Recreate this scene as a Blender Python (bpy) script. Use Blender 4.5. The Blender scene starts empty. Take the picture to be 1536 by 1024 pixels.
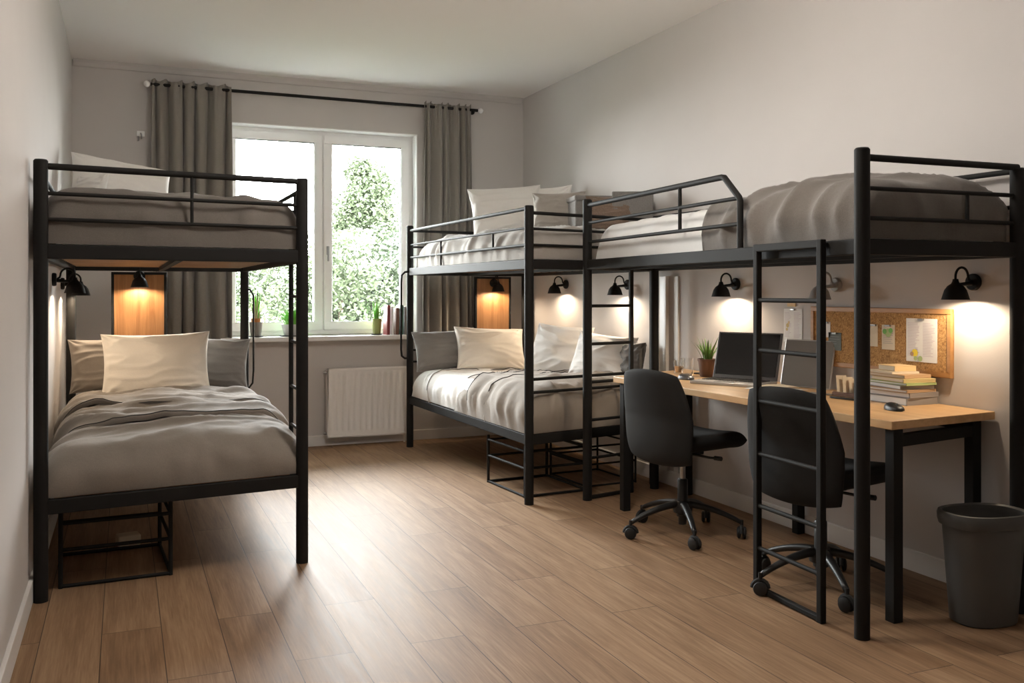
import bpy, bmesh, math, random
from mathutils import Vector, Matrix, noise, Euler
random.seed(7)
C = bpy.context.scene.collection
PI = math.pi
V = Vector

# ------------------------------------------------------------------ materials
def new_mat(name):
    m = bpy.data.materials.new(name); m.use_nodes = True
    nt = m.node_tree
    return m, nt, nt.nodes['Principled BSDF']

def N(nt, t, **kw):
    n = nt.nodes.new(t)
    for k, v in kw.items():
        if k in n.inputs.keys(): n.inputs[k].default_value = v
        else: setattr(n, k, v)
    return n

def ramp(nt, stops):
    r = nt.nodes.new('ShaderNodeValToRGB')
    e = r.color_ramp.elements
    while len(e) < len(stops): e.new(0.5)
    for i, (p, c) in enumerate(stops):
        e[i].position = p; e[i].color = (*c, 1)
    return r

def plain(name, col, rough=.5, metal=0, bump=0, bscale=200, var=0, spec=.5, emit=None, estr=0):
    m, nt, b = new_mat(name)
    b.inputs['Base Color'].default_value = (*col, 1)
    b.inputs['Roughness'].default_value = rough
    b.inputs['Metallic'].default_value = metal
    if name == 'matt_black_steel': spec = .22
    b.inputs['Specular IOR Level'].default_value = spec
    tc = N(nt, 'ShaderNodeTexCoord')
    if var:
        nz = N(nt, 'ShaderNodeTexNoise', Scale=3.0, Detail=4.0)
        nt.links.new(tc.outputs['Object'], nz.inputs['Vector'])
        r = ramp(nt, [(.3, tuple(c*(1-var) for c in col)), (.7, tuple(min(1, c*(1+var)) for c in col))])
        nt.links.new(nz.outputs['Fac'], r.inputs['Fac'])
        nt.links.new(r.outputs['Color'], b.inputs['Base Color'])
    if bump:
        nb = N(nt, 'ShaderNodeTexNoise', Scale=float(bscale), Detail=3.0)
        nt.links.new(tc.outputs['Object'], nb.inputs['Vector'])
        bp = N(nt, 'ShaderNodeBump', Strength=bump, Distance=.01)
        nt.links.new(nb.outputs['Fac'], bp.inputs['Height'])
        nt.links.new(bp.outputs['Normal'], b.inputs['Normal'])
    if emit:
        b.inputs['Emission Color'].default_value = (*emit, 1)
        b.inputs['Emission Strength'].default_value = estr
    return m

def cloth(name, col, weave=900, var=.10, coarse=.25):
    m, nt, b = new_mat(name)
    tc = N(nt, 'ShaderNodeTexCoord')
    mp = N(nt, 'ShaderNodeMapping'); mp.inputs['Scale'].default_value = (weave, weave*.25, weave*.25)
    mp2 = N(nt, 'ShaderNodeMapping'); mp2.inputs['Scale'].default_value = (weave*.25, weave, weave)
    n1 = N(nt, 'ShaderNodeTexNoise', Scale=1.0, Detail=2.0); n2 = N(nt, 'ShaderNodeTexNoise', Scale=1.0, Detail=2.0)
    L = nt.links.new
    L(tc.outputs['Object'], mp.inputs['Vector']); L(tc.outputs['Object'], mp2.inputs['Vector'])
    L(mp.outputs['Vector'], n1.inputs['Vector']); L(mp2.outputs['Vector'], n2.inputs['Vector'])
    mx = N(nt, 'ShaderNodeMath', operation='ADD'); L(n1.outputs['Fac'], mx.inputs[0]); L(n2.outputs['Fac'], mx.inputs[1])
    r = ramp(nt, [(.35, tuple(c*(1-var) for c in col)), (.65, tuple(min(1, c*(1+var)) for c in col))])
    hf = N(nt, 'ShaderNodeMath', operation='MULTIPLY'); hf.inputs[1].default_value = .5
    L(mx.outputs[0], hf.inputs[0]); L(hf.outputs[0], r.inputs['Fac']); L(r.outputs['Color'], b.inputs['Base Color'])
    bp = N(nt, 'ShaderNodeBump', Strength=coarse, Distance=.002); L(mx.outputs[0], bp.inputs['Height'])
    n3 = N(nt, 'ShaderNodeTexNoise', Scale=14.0, Detail=5.0); L(tc.outputs['Object'], n3.inputs['Vector'])
    bp2 = N(nt, 'ShaderNodeBump', Strength=.25, Distance=.012); L(n3.outputs['Fac'], bp2.inputs['Height'])
    L(bp.outputs['Normal'], bp2.inputs['Normal']); L(bp2.outputs['Normal'], b.inputs['Normal'])
    b.inputs['Roughness'].default_value = .9; b.inputs['Specular IOR Level'].default_value = .2
    b.inputs['Sheen Weight'].default_value = .25
    return m

def wood(name, c0, c1, axis='Y', scale=1.0, rough=.45):
    m, nt, b = new_mat(name); L = nt.links.new
    tc = N(nt, 'ShaderNodeTexCoord'); mp = N(nt, 'ShaderNodeMapping')
    s = {'X': (1.2, 22, 22), 'Y': (22, 1.2, 22), 'Z': (22, 22, 1.2)}[axis]
    mp.inputs['Scale'].default_value = tuple(k*scale for k in s)
    nz = N(nt, 'ShaderNodeTexNoise', Scale=1.0, Detail=6.0, Roughness=.65, Distortion=.6)
    L(tc.outputs['Object'], mp.inputs['Vector']); L(mp.outputs['Vector'], nz.inputs['Vector'])
    r = ramp(nt, [(.3, c0), (.72, c1)]); L(nz.outputs['Fac'], r.inputs['Fac']); L(r.outputs['Color'], b.inputs['Base Color'])
    bp = N(nt, 'ShaderNodeBump', Strength=.1, Distance=.003); L(nz.outputs['Fac'], bp.inputs['Height']); L(bp.outputs['Normal'], b.inputs['Normal'])
    b.inputs['Roughness'].default_value = rough
    return m

def floor_mat():
    m, nt, b = new_mat('oak_planks'); L = nt.links.new
    tc = N(nt, 'ShaderNodeTexCoord')
    mp = N(nt, 'ShaderNodeMapping'); mp.inputs['Rotation'].default_value = (0, 0, PI/2); mp.inputs['Location'].default_value = (.35, .07, 0)
    L(tc.outputs['Object'], mp.inputs['Vector'])
    br = N(nt, 'ShaderNodeTexBrick', Scale=1.0); br.offset = .37; br.offset_frequency = 2; br.squash = 1
    br.inputs['Brick Width'].default_value = 1.35; br.inputs['Row Height'].default_value = .195
    br.inputs['Mortar Size'].default_value = .0016; br.inputs['Mortar Smooth'].default_value = .2; br.inputs['Bias'].default_value = 0
    br.inputs['Color1'].default_value = (0, 0, 0, 1); br.inputs['Color2'].default_value = (1, 1, 1, 1); br.inputs['Mortar'].default_value = (.5, .5, .5, 1)
    L(mp.outputs['Vector'], br.inputs['Vector'])
    # grain, shifted per plank
    sh = N(nt, 'ShaderNodeVectorMath', operation='MULTIPLY_ADD'); sh.inputs[1].default_value = (7, 13, 5)
    L(br.outputs['Color'], sh.inputs[0]); L(tc.outputs['Object'], sh.inputs[2])
    g1 = N(nt, 'ShaderNodeMapping'); g1.inputs['Scale'].default_value = (26, 1.6, 1)
    L(sh.outputs[0], g1.inputs['Vector'])
    n1 = N(nt, 'ShaderNodeTexNoise', Scale=1.0, Detail=8.0, Roughness=.7, Distortion=.9); L(g1.outputs['Vector'], n1.inputs['Vector'])
    g2 = N(nt, 'ShaderNodeMapping'); g2.inputs['Scale'].default_value = (7, .8, 1); L(sh.outputs[0], g2.inputs['Vector'])
    n2 = N(nt, 'ShaderNodeTexNoise', Scale=1.0, Detail=4.0, Roughness=.6, Distortion=1.6); L(g2.outputs['Vector'], n2.inputs['Vector'])
    g3 = N(nt, 'ShaderNodeMapping'); g3.inputs['Scale'].default_value = (150, 5, 1); L(sh.outputs[0], g3.inputs['Vector'])
    n3 = N(nt, 'ShaderNodeTexNoise', Scale=1.0, Detail=3.0, Roughness=.6); L(g3.outputs['Vector'], n3.inputs['Vector'])
    def mul(a, k):
        q = N(nt, 'ShaderNodeMath', operation='MULTIPLY'); L(a, q.inputs[0]); q.inputs[1].default_value = k; return q.outputs[0]
    def add(a, c):
        q = N(nt, 'ShaderNodeMath', operation='ADD'); L(a, q.inputs[0]); L(c, q.inputs[1]); return q.outputs[0]
    sep = N(nt, 'ShaderNodeSeparateColor'); L(br.outputs['Color'], sep.inputs['Color'])
    f = add(add(mul(n1.outputs['Fac'], .44), mul(n2.outputs['Fac'], .30)), add(mul(n3.outputs['Fac'], .24), mul(sep.outputs[0], .08)))
    r = ramp(nt, [(.34, (.125, .066, .033)), (.52, (.255, .153, .085)), (.70, (.40, .265, .160))])
    L(f, r.inputs['Fac'])
    mx = N(nt, 'ShaderNodeMix', data_type='RGBA'); L(br.outputs['Fac'], mx.inputs['Factor']); L(r.outputs['Color'], mx.inputs['A'])
    mx.inputs['B'].default_value = (.06, .034, .02, 1)
    L(mx.outputs['Result'], b.inputs['Base Color'])
    rr = N(nt, 'ShaderNodeMapRange'); rr.inputs['To Min'].default_value = .46; rr.inputs['To Max'].default_value = .64
    L(n1.outputs['Fac'], rr.inputs['Value']); L(rr.outputs['Result'], b.inputs['Roughness'])
    hh = N(nt, 'ShaderNodeMath', operation='SUBTRACT'); L(mul(n3.outputs['Fac'], .3), hh.inputs[0]); L(br.outputs['Fac'], hh.inputs[1])
    bp = N(nt, 'ShaderNodeBump', Strength=.35, Distance=.002); L(hh.outputs[0], bp.inputs['Height']); L(bp.outputs['Normal'], b.inputs['Normal'])
    b.inputs['Specular IOR Level'].default_value = .22
    return m

def cork_mat():
    m, nt, b = new_mat('cork'); L = nt.links.new
    tc = N(nt, 'ShaderNodeTexCoord')
    v = N(nt, 'ShaderNodeTexNoise', Scale=110.0, Detail=6.0, Roughness=.8, Distortion=1.0); L(tc.outputs['Object'], v.inputs['Vector'])
    r = ramp(nt, [(.36, (.16, .07, .022)), (.52, (.48, .26, .09)), (.66, (.68, .43, .18))]); L(v.outputs['Fac'], r.inputs['Fac'])
    L(r.outputs['Color'], b.inputs['Base Color']); b.inputs['Roughness'].default_value = .95
    return m

def glass_pane_mat():
    m = bpy.data.materials.new('window_glass'); m.use_nodes = True; nt = m.node_tree; nt.nodes.clear(); L = nt.links.new
    o = N(nt, 'ShaderNodeOutputMaterial'); t = N(nt, 'ShaderNodeBsdfTransparent'); g = N(nt, 'ShaderNodeBsdfGlossy', Roughness=.02)
    g.inputs['Color'].default_value = (.9, .95, .95, 1); t.inputs['Color'].default_value = (.97, .985, .98, 1)
    lw = N(nt, 'ShaderNodeFresnel', IOR=1.3); mx = N(nt, 'ShaderNodeMixShader')
    L(lw.outputs[0], mx.inputs[0]); L(t.outputs[0], mx.inputs[1]); L(g.outputs[0], mx.inputs[2]); L(mx.outputs[0], o.inputs[0])
    return m

def leaf_mat(name, c0, c1):
    m, nt, b = new_mat(name); L = nt.links.new
    tc = N(nt, 'ShaderNodeTexCoord'); nz = N(nt, 'ShaderNodeTexNoise', Scale=1.3, Detail=3.0); L(tc.outputs['Object'], nz.inputs['Vector'])
    r = ramp(nt, [(.35, c0), (.65, c1)]); L(nz.outputs['Fac'], r.inputs['Fac']); L(r.outputs['Color'], b.inputs['Base Color'])
    b.inputs['Roughness'].default_value = .6
    return m

M = dict(
    wall=plain('warm_grey_paint', (.575, .54, .515), .9, bump=.08, bscale=350, var=.015),
    ceil=plain('white_ceiling_paint', (.92, .88, .85), .95, bump=.05, bscale=300),
    trim=plain('white_gloss_trim', (.78, .765, .745), .4),
    pvc=plain('white_window_plastic', (.93, .925, .915), .3),
    gasket=plain('dark_gasket', (.03, .03, .03), .6),
    floor=floor_mat(),
    black=plain('matt_black_steel', (.012, .011, .010), .68, .0, bump=.03, bscale=400),
    blackr=plain('black_rubber', (.010, .010, .010), .6),
    blackp=plain('black_plastic', (.010, .010, .010), .42),
    fabric_black=plain('black_chair_fabric', (.008, .0078, .0075), .85, bump=.25, bscale=700),
    slat=wood('bed_slat_wood', (.16, .075, .03), (.42, .23, .10), 'X'),
    panel=wood('headboard_oak', (.22, .095, .032), (.42, .205, .078), 'Z', 1.6),
    desk=wood('desk_oak', (.50, .29, .125), (.70, .46, .235), 'Y', .9, .4),
    corkframe=wood('corkboard_frame_wood', (.36, .17, .055), (.55, .29, .11), 'Y', 1.2),
    cork=cork_mat(),
    glass=glass_pane_mat(),
    white=cloth('white_linen', (.84, .81, .77), var=.04),
    sheet=cloth('white_cotton_sheet', (.74, .725, .70), var=.03),
    cream=cloth('cream_linen', (.86, .80, .71), var=.05),
    greige=cloth('greige_linen', (.235, .203, .172), var=.12),
    ltgrey=cloth('light_grey_linen', (.36, .33, .295), var=.10),
    sand=cloth('sand_linen', (.29, .25, .21), var=.10),
    grey=cloth('grey_linen', (.22, .207, .195), var=.12),
    taupe=cloth('dark_taupe_linen', (.145, .127, .110), var=.16),
    brown=cloth('brown_weave', (.20, .145, .11), weave=500, var=.3),
    boxgrey=cloth('grey_felt', (.21, .20, .19), weave=500, var=.15),
    curtain=cloth('curtain_linen', (.245, .222, .195), weave=700, var=.15),
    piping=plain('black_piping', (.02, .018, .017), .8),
    radiator=plain('radiator_enamel', (.88, .85, .82), .35),
    chrome=plain('chrome', (.75, .75, .75), .18, 1),
    finial=plain('frosted_finial', (.85, .84, .82), .15),
    bin=plain('dark_grey_plastic', (.075, .075, .072), .45, bump=.04, bscale=300),
    lampgrey=plain('grey_lamp_enamel', (.30, .285, .27), .5),
    lampin=plain('lamp_inside_white', (.8, .76, .68), .5),
    bulb=plain('glowing_bulb', (1, .9, .75), .5, emit=(1, .78, .50), estr=25),
    fillglow=plain('fill_globe_glow', (.9, .9, .88), .5, emit=(1, .95, .88), estr=3),  # glow for the globe of the added fill pendant
    terracotta=plain('brown_clay', (.13, .062, .035), .55, var=.1),
    orangeclay=plain('orange_clay', (.42, .16, .05), .7),
    potgrey=plain('grey_brown_pot', (.22, .20, .17), .6),
    potwhite=plain('pale_grey_pot', (.52, .52, .51), .5),
    potgreen=plain('olive_pot', (.24, .26, .08), .5),
    soil=plain('soil', (.03, .02, .012), .95, bump=.6, bscale=120),
    leaf=leaf_mat('aloe_green', (.07, .16, .02), (.20, .36, .06)),
    grass=leaf_mat('grass_green', (.10, .32, .03), (.22, .55, .08)),
    reed=leaf_mat('pale_reed', (.45, .42, .20), (.62, .55, .36)),
    tree1=leaf_mat('tree_leaves', (.045, .060, .030), (.078, .098, .054)),
    tree2=leaf_mat('dark_tree_leaves', (.022, .034, .018), (.046, .062, .033)),
    bark=plain('bark', (.07, .05, .035), .9, bump=.5, bscale=20),
    lawn=plain('lawn', (.035, .040, .022), .95, var=.3),
    laptop=plain('laptop_grey_metal', (.16, .16, .165), .35, .6),
    laptopsilver=plain('laptop_silver', (.52, .51, .50), .35, .5),
    screen=plain('black_screen', (.004, .004, .005), .12),
    tablet=plain('grey_panel', (.20, .185, .17), .5),
    paper=plain('paper_white', (.80, .79, .77), .8),
    papery=plain('paper_yellow', (.60, .47, .22), .8),
    papercream=plain('paper_cream', (.72, .62, .47), .8),
    papergreen=plain('paper_green', (.42, .52, .22), .8),
    paperorange=plain('card_orange', (.50, .33, .19), .8),
    papergrey=plain('grey_cover', (.33, .31, .30), .6),
    ink=plain('ink', (.30, .29, .30), .8),
    inkp=plain('ink_violet', (.55, .45, .52), .8),
    slate=plain('slate_card', (.11, .125, .105), .7, var=.2),
    yellow=plain('yellow_ink', (.80, .62, .03), .7),
    tape=plain('masking_tape', (.72, .52, .27), .7),
    red=plain('dark_red_cover', (.22, .04, .04), .6),
    green=plain('dark_green_cover', (.03, .10, .06), .6),
    bbrown=plain('brown_cover', (.18, .10, .07), .6),
    chrm=plain('brushed_steel', (.4, .4, .4), .3, 1),
)
def drink_glass():
    m, nt, b = new_mat('drinking_glass')
    b.inputs['Base Color'].default_value = (.97, .97, .96, 1); b.inputs['Transmission Weight'].default_value = 1
    b.inputs['Roughness'].default_value = .03; b.inputs['IOR'].default_value = 1.45
    return m
M['tumbler'] = drink_glass()
m, nt, b = new_mat('amber_drink'); b.inputs['Base Color'].default_value = (.95, .60, .32, 1); b.inputs['Transmission Weight'].default_value = .8; b.inputs['Roughness'].default_value = .1
M['amber'] = m

# ------------------------------------------------------------------ mesh helpers
class MB:
    def __init__(s): s.v = []; s.f = []
    def add(s, vs, fs):
        o = len(s.v); s.v += [tuple(v) for v in vs]; s.f += [tuple(i+o for i in f) for f in fs]; return s
    def box(s, c, d, rot=None):
        c = V(c); hx, hy, hz = [k/2 for k in d]
        vs = [V((x*hx, y*hy, z*hz)) for x in (-1, 1) for y in (-1, 1) for z in (-1, 1)]
        if rot: vs = [rot @ v for v in vs]
        return s.add([v+c for v in vs], [(0,1,3,2),(4,6,7,5),(0,4,5,1),(2,3,7,6),(0,2,6,4),(1,5,7,3)])
    def bar(s, p, q, w, h):
        """rectangular bar; w horizontal across, h 'up'"""
        p, q = V(p), V(q); d = (q-p).normalized()
        up = V((0, 0, 1)) if abs(d.z) < .95 else V((0, 1, 0))
        sd = d.cross(up).normalized(); u2 = sd.cross(d).normalized()
        vs = []
        for e in (p, q):
            for a, b_ in ((-1,-1),(1,-1),(1,1),(-1,1)): vs.append(e+sd*a*w/2+u2*b_*h/2)
        return s.add(vs, [(3,2,1,0),(4,5,6,7),(0,1,5,4),(1,2,6,5),(2,3,7,6),(3,0,4,7)])
    def tube(s, pts, r, n=12, caps=True):
        pts = [V(p) for p in pts]; k = len(pts)
        rs = r if isinstance(r, (list, tuple)) else [r]*k
        tg = [(pts[min(i+1, k-1)]-pts[max(i-1, 0)]).normalized() for i in range(k)]
        up = V((0, 0, 1)) if abs(tg[0].z) < .9 else V((1, 0, 0))
        a = tg[0].cross(up).normalized(); vs = []
        for i in range(k):
            a = (a - tg[i]*a.dot(tg[i])).normalized(); b_ = tg[i].cross(a)
            for j in range(n):
                t = 2*PI*j/n; vs.append(pts[i]+(a*math.cos(t)+b_*math.sin(t))*rs[i])
        fs = [(i*n+j, i*n+(j+1) % n, (i+1)*n+(j+1) % n, (i+1)*n+j) for i in range(k-1) for j in range(n)]
        if caps: fs += [tuple(range(n-1, -1, -1)), tuple((k-1)*n+j for j in range(n))]
        return s.add(vs, fs)
    def lathe(s, prof, n=28, c=(0, 0, 0), sx=1, sy=1, rot=None, sq=None, cap=True):
        c = V(c); vs = []; k = len(prof)
        if k == 2 and prof[0][0] < 1e-6: cap = False
        for r, z in prof:
            for j in range(n):
                t = 2*PI*j/n; ct, st = math.cos(t), math.sin(t)
                if sq: ct = math.copysign(abs(ct)**sq, ct); st = math.copysign(abs(st)**sq, st)
                v = V((r*ct*sx, r*st*sy, z))
                if rot: v = rot @ v
                vs.append(v+c)
        fs = [(i*n+j, i*n+(j+1) % n, (i+1)*n+(j+1) % n, (i+1)*n+j) for i in range(k-1) for j in range(n)]
        if cap and prof[0][0] > 1e-6: fs.append(tuple(range(n-1, -1, -1)))
        if cap and prof[-1][0] > 1e-6: fs.append(tuple((k-1)*n+j for j in range(n)))
        return s.add(vs, fs)
    def grid(s, rows):
        n = len(rows[0]); vs = [p for r in rows for p in r]
        return s.add(vs, [(i*n+j, i*n+j+1, (i+1)*n+j+1, (i+1)*n+j) for i in range(len(rows)-1) for j in range(n-1)])
    def prism(s, poly, z0, z1):
        n = len(poly)
        vs = [(x, y, z0) for x, y in poly]+[(x, y, z1) for x, y in poly]
        return s.add(vs, [tuple(range(n-1, -1, -1)), tuple(range(n, 2*n))]+[(i, (i+1) % n, n+(i+1) % n, n+i) for i in range(n)])
    def build(s, name, m, parent=None, smooth=False, bevel=0, origin=None, label=None, seg=2):
        me = bpy.data.meshes.new(name)
        o = V(origin) if origin is not None else V((0, 0, 0))
        me.from_pydata([V(v)-o for v in s.v], [], s.f); me.update()
        bm = bmesh.new(); bm.from_mesh(me); bmesh.ops.remove_doubles(bm, verts=bm.verts, dist=1e-6)
        bmesh.ops.recalc_face_normals(bm, faces=bm.faces); bm.to_mesh(me); bm.free()
        for p in me.polygons: p.use_smooth = bool(smooth)
        ob = bpy.data.objects.new(name, me); C.objects.link(ob)
        me.materials.append(M[m] if isinstance(m, str) else m)
        ob.location = o
        if smooth == 'auto':
            try: me.set_sharp_from_angle(angle=math.radians(38))
            except Exception: pass
        if bevel:
            md = ob.modifiers.new('bevel', 'BEVEL'); md.width = bevel; md.segments = seg; md.limit_method = 'ANGLE'; md.angle_limit = math.radians(40)
        if parent:
            ob.parent = parent
            if origin is None: pass
        if label: ob['label'] = label
        return ob

def tag(o, label, cat, group=None, kind=None):
    o['label'] = label
    if cat: o['category'] = cat
    if group: o['group'] = group
    if kind: o['kind'] = kind
    return o
def thing(name, label, cat, loc=(0, 0, 0), rz=0, group=None):
    o = bpy.data.objects.new(name, None); C.objects.link(o); o.empty_display_size = .05
    o.location = loc; o.rotation_euler = (0, 0, rz)
    return tag(o, label, cat, group)
def struct(name, mb, m, parent=None, bevel=0, smooth=False):
    o = mb.build(name, m, parent, bevel=bevel, smooth=smooth)
    if not parent: o['kind'] = 'structure'
    return o
def copytree(src, parent=None):
    c = src.copy(); C.objects.link(c)
    if parent: c.parent = parent
    for ch in list(src.children): copytree(ch, c)
    return c
def world_thing(name, label, cat, base, group=None):
    """empty at base; parts are authored in world coordinates and shifted into its frame"""
    return thing(name, label, cat, base, 0, group)
def wpart(mb, name, m, root, **kw):
    b_ = V(root.location) if root.parent is None else V(root.parent.location)
    mb.v = [tuple(V(v)-b_) for v in mb.v]
    return mb.build(name, m, root, **kw)

# ------------------------------------------------------------------ room
L_, R_, B_, F_, H_ = -.338, 3.144, 7.25, -1.6, 2.85
T = .28
struct('floor', MB().box(((L_+R_)/2, (B_+F_)/2, -.05), (R_-L_+.6, B_-F_+.6, .1)), 'floor')
struct('ceiling', MB().box(((L_+R_)/2, (B_+F_)/2, H_+.05), (R_-L_+.6, B_-F_+.6, .1)), 'ceil')
struct('wall_left', MB().box((L_-.1, (B_+F_)/2, H_/2), (.2, B_-F_, H_)), 'wall')
struct('wall_right', MB().box((R_+.1, (B_+F_)/2, H_/2), (.2, B_-F_, H_)), 'wall')
struct('wall_front', MB().box(((L_+R_)/2, F_-.1, H_/2), (R_-L_+.4, .2, H_)), 'wall')
wx0, wx1, wz0, wz1 = .69, 2.205, .862, 2.482
wb = MB()
wb.box(((L_-.2+wx0)/2, B_+T/2, H_/2), (wx0-L_+.2, T, H_)).box(((R_+.2+wx1)/2, B_+T/2, H_/2), (R_+.2-wx1, T, H_))
wb.box(((wx0+wx1)/2, B_+T/2, wz0/2), (wx1-wx0, T, wz0)).box(((wx0+wx1)/2, B_+T/2, (wz1+H_)/2), (wx1-wx0, T, H_-wz1))
struct('wall_back', wb, 'wall')
rv = MB()   # white plaster reveal lining
rv.box(((wx0+wx1)/2, B_+.053, wz1-.004), (wx1-wx0, .118, .008)).box((wx1-.004, B_+.053, (wz0+wz1)/2), (.008, .118, wz1-wz0)).box((wx0+.004, B_+.053, (wz0+wz1)/2), (.008, .118, wz1-wz0))
struct('trim_1', rv, 'pvc')
struct('baseboard_back', MB().box(((L_+R_)/2, B_-.008, .04), (R_-L_-.034, .016, .08)), 'trim', bevel=.003)
struct('baseboard_left', MB().box((L_+.008, (B_+F_)/2, .045), (.016, B_-F_-.002, .09)), 'trim', bevel=.003)
struct('baseboard_right', MB().box((R_-.008, (B_+F_)/2, .045), (.016, B_-F_-.002, .09)), 'trim', bevel=.003)
cv = MB(); cv.prism([(B_-.035, H_-.001), (B_-.002, H_-.001), (B_-.002, H_-.05), (B_-.012, H_-.045), (B_-.018, H_-.02)], L_+.01, R_-.01)
cv.v = [(z, x, y) for x, y, z in cv.v]
struct('trim_2', cv, 'wall')
# shallow pilaster-like casing on the right wall by the desk
struct('trim_3', MB().box((R_-.012, 4.99, .69), (.024, .075, 1.22)), 'trim', bevel=.004)
struct('trim_4', MB().box((R_-.006, 4.86, .69), (.012, .05, 1.22)), 'trim', bevel=.004)

# window
def casement():
    y = B_+.155
    w = thing('window_1', 'white double casement window with two tall panes', None, ((wx0+wx1)/2, y, wz0)); w['kind'] = 'structure'
    if 'category' in w: del w['category']
    def frame(x0, x1, z0, z1, t, yc, d):
        f = MB()
        f.box(((x0+x1)/2, yc, z1-t/2), (x1-x0, d, t)).box(((x0+x1)/2, yc, z0+t/2), (x1-x0, d, t))
        f.box((x0+t/2, yc, (z0+z1)/2), (t, d, z1-z0-2*t)).box((x1-t/2, yc, (z0+z1)/2), (t, d, z1-z0-2*t)); return f
    fr = frame(wx0+.002, wx1-.002, wz0+.002, wz1-.002, .042, y, .075)
    xm = 1.462; fr.box((xm, y, (wz0+wz1)/2), (.035, .075, wz1-wz0-.09))
    wpart(fr, 'window_frame', 'pvc', w, bevel=.004)
    for x0, x1 in ((wx0+.038, xm-.006), (xm+.006, wx1-.038)):
        z0, z1 = wz0+.035, wz1-.035
        s = wpart(frame(x0, x1, z0, z1, .066, y-.02, .07), 'window_sash', 'pvc', w, bevel=.006)
        a = MB(); 
        a = frame(x0+.064, x1-.064, z0+.064, z1-.064, .005, y-.035, .02); a.v = [tuple(V(v)-V(w.location)) for v in a.v]
        a.build('gasket', 'gasket', s)
        p = MB().box(((x0+x1)/2, y-.015, (z0+z1)/2), (x1-x0-.12, .006, z1-z0-.12)); p.v = [tuple(V(v)-V(w.location)) for v in p.v]
        p.build('glass_pane', 'glass', s)
    h = MB().box((xm+.035, y-.062, 1.53), (.02, .012, .07)).box((xm+.035, y-.078, 1.50), (.014, .014, .11))
    wpart(h, 'window_handle', 'chrm', w, bevel=.003)
    struct('trim_5', MB().box(((.66+2.23)/2, B_-.0, .842), (1.57, .24, .036)), 'trim', bevel=.005).name = 'window_sill'
casement()
bpy.data.objects['window_sill']['label'] = 'white window sill'

# curtain rod and curtains
YC = 7.165
rod = world_thing('curtain_rod', 'long black curtain rod with pale ball finials above the window', 'curtain rod', (.16, YC, 2.70))
wpart(MB().tube([(.18, YC, 2.70), (2.70, YC, 2.70)], .012, 14), 'pole', 'black', rod, smooth='auto')
for x in (.155, 2.725):
    wpart(MB().lathe([(0, -.024), (.013, -.02), (.022, -.008), (.024, 0), (.022, .01), (.012, .021), (0, .024)], 20, (x, YC, 2.70)), 'finial', 'finial', rod, smooth=True)
for x in (.21, 2.68):
    wpart(MB().tube([(x, YC, 2.70), (x, B_-.012, 2.70)], .007).lathe([(.022, 0), (.022, .008), (.0, .01)], 20, (x, B_-.002, 2.70), rot=Matrix.Rotation(PI/2, 3, 'X')), 'bracket', 'black', rod, smooth='auto')

def curtain(x0, x1, zt, zb, seed, label, flare):
    rnd = random.Random(seed); n = 260
    k = 6; ph = [rnd.uniform(-.75, .75) for _ in range(k+2)]; am = [rnd.uniform(.35, 1.3) for _ in range(k+2)]
    rows = []; ctr = (x0+x1)/2
    mz = 90
    for i in range(mz+1):
        z = zt+(zb-zt)*i/mz; d = zt-z; row = []
        fl = 1+flare*min(1, d/1.6)
        for j in range(n+1):
            t = j/n; kk = t*k; a = int(kk); fr_ = kk-a
            pp = ph[a]*(1-fr_)+ph[a+1]*fr_; aa = am[a]*(1-fr_)+am[a+1]*fr_
            phase = 2*PI*(kk+pp*.5)+1.1*noise.noise((t*3+seed, d*.7, 0))
            big = math.sin(phase)
            sub = .45*math.sin(2*phase+1+seed)
            hd = max(0, 1-d/.35)
            amp = .022+.018*min(1, d/.5)
            y = YC + amp*aa*(big+sub*(.3+.7*hd)) + .008*noise.noise((t*9, d*1.2, seed)) 
            y += .006*math.sin(2*PI*kk*3+seed)*hd
            y = min(y, B_-.022)
            if abs(z-2.70) < .02 and YC-.013 < y < YC+.013: pass
            x = ctr+(t-.5)*(x1-x0)*fl*(1+.0)+.010*math.cos(phase)*aa
            zz = z + (.012*math.sin(phase*1.0+.8) if i < 3 else 0)
            row.append((x, y, zz))
        rows.append(row)
    g = MB().grid(rows)
    o = g.build('curtain', 'curtain', smooth=True, origin=(ctr, YC, zt))
    md = o.modifiers.new('thickness', 'SOLIDIFY'); md.thickness = .003; md.offset = 0
    tag(o, label, 'curtain')
curtain(.185, .745, 2.735, .60, 3, 'left grey linen curtain, gathered beside the upper pillow of the left bunk', .02)
curtain(2.235, 2.645, 2.735, .60, 8, 'right grey linen curtain, gathered between window and room corner', .10)

# small wall fittings
h = world_thing('wall_hook', 'small pale wall hook left of the left curtain', 'hook', (.115, B_, 2.34))
wpart(MB().box((.115, B_-.005, 2.35), (.055, .01, .04)), 'backplate', 'finial', h, bevel=.004)
wpart(MB().tube([(.115, B_-.01, 2.352), (.118, B_-.04, 2.345), (.12, B_-.045, 2.325), (.12, B_-.035, 2.31)], .006).tube([(.098, B_-.01, 2.33), (.098, B_-.014, 2.295)], .006), 'hook_arm', 'chrm', h, smooth='auto')
h = world_thing('curtain_holdback', 'pale knobbed curtain holdback beside the right curtain', 'holdback', (2.74, B_, 1.905))
wpart(MB().tube([(2.80, B_-.002, 1.905), (2.80, B_-.05, 1.905), (2.70, B_-.115, 1.905)], .012), 'arm', 'bbrown', h, smooth='auto')
wpart(MB().lathe([(0, -.022), (.016, -.016), (.022, 0), (.016, .016), (0, .022)], 18, (2.69, B_-.12, 1.905)), 'knob', 'finial', h, smooth=True)

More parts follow.
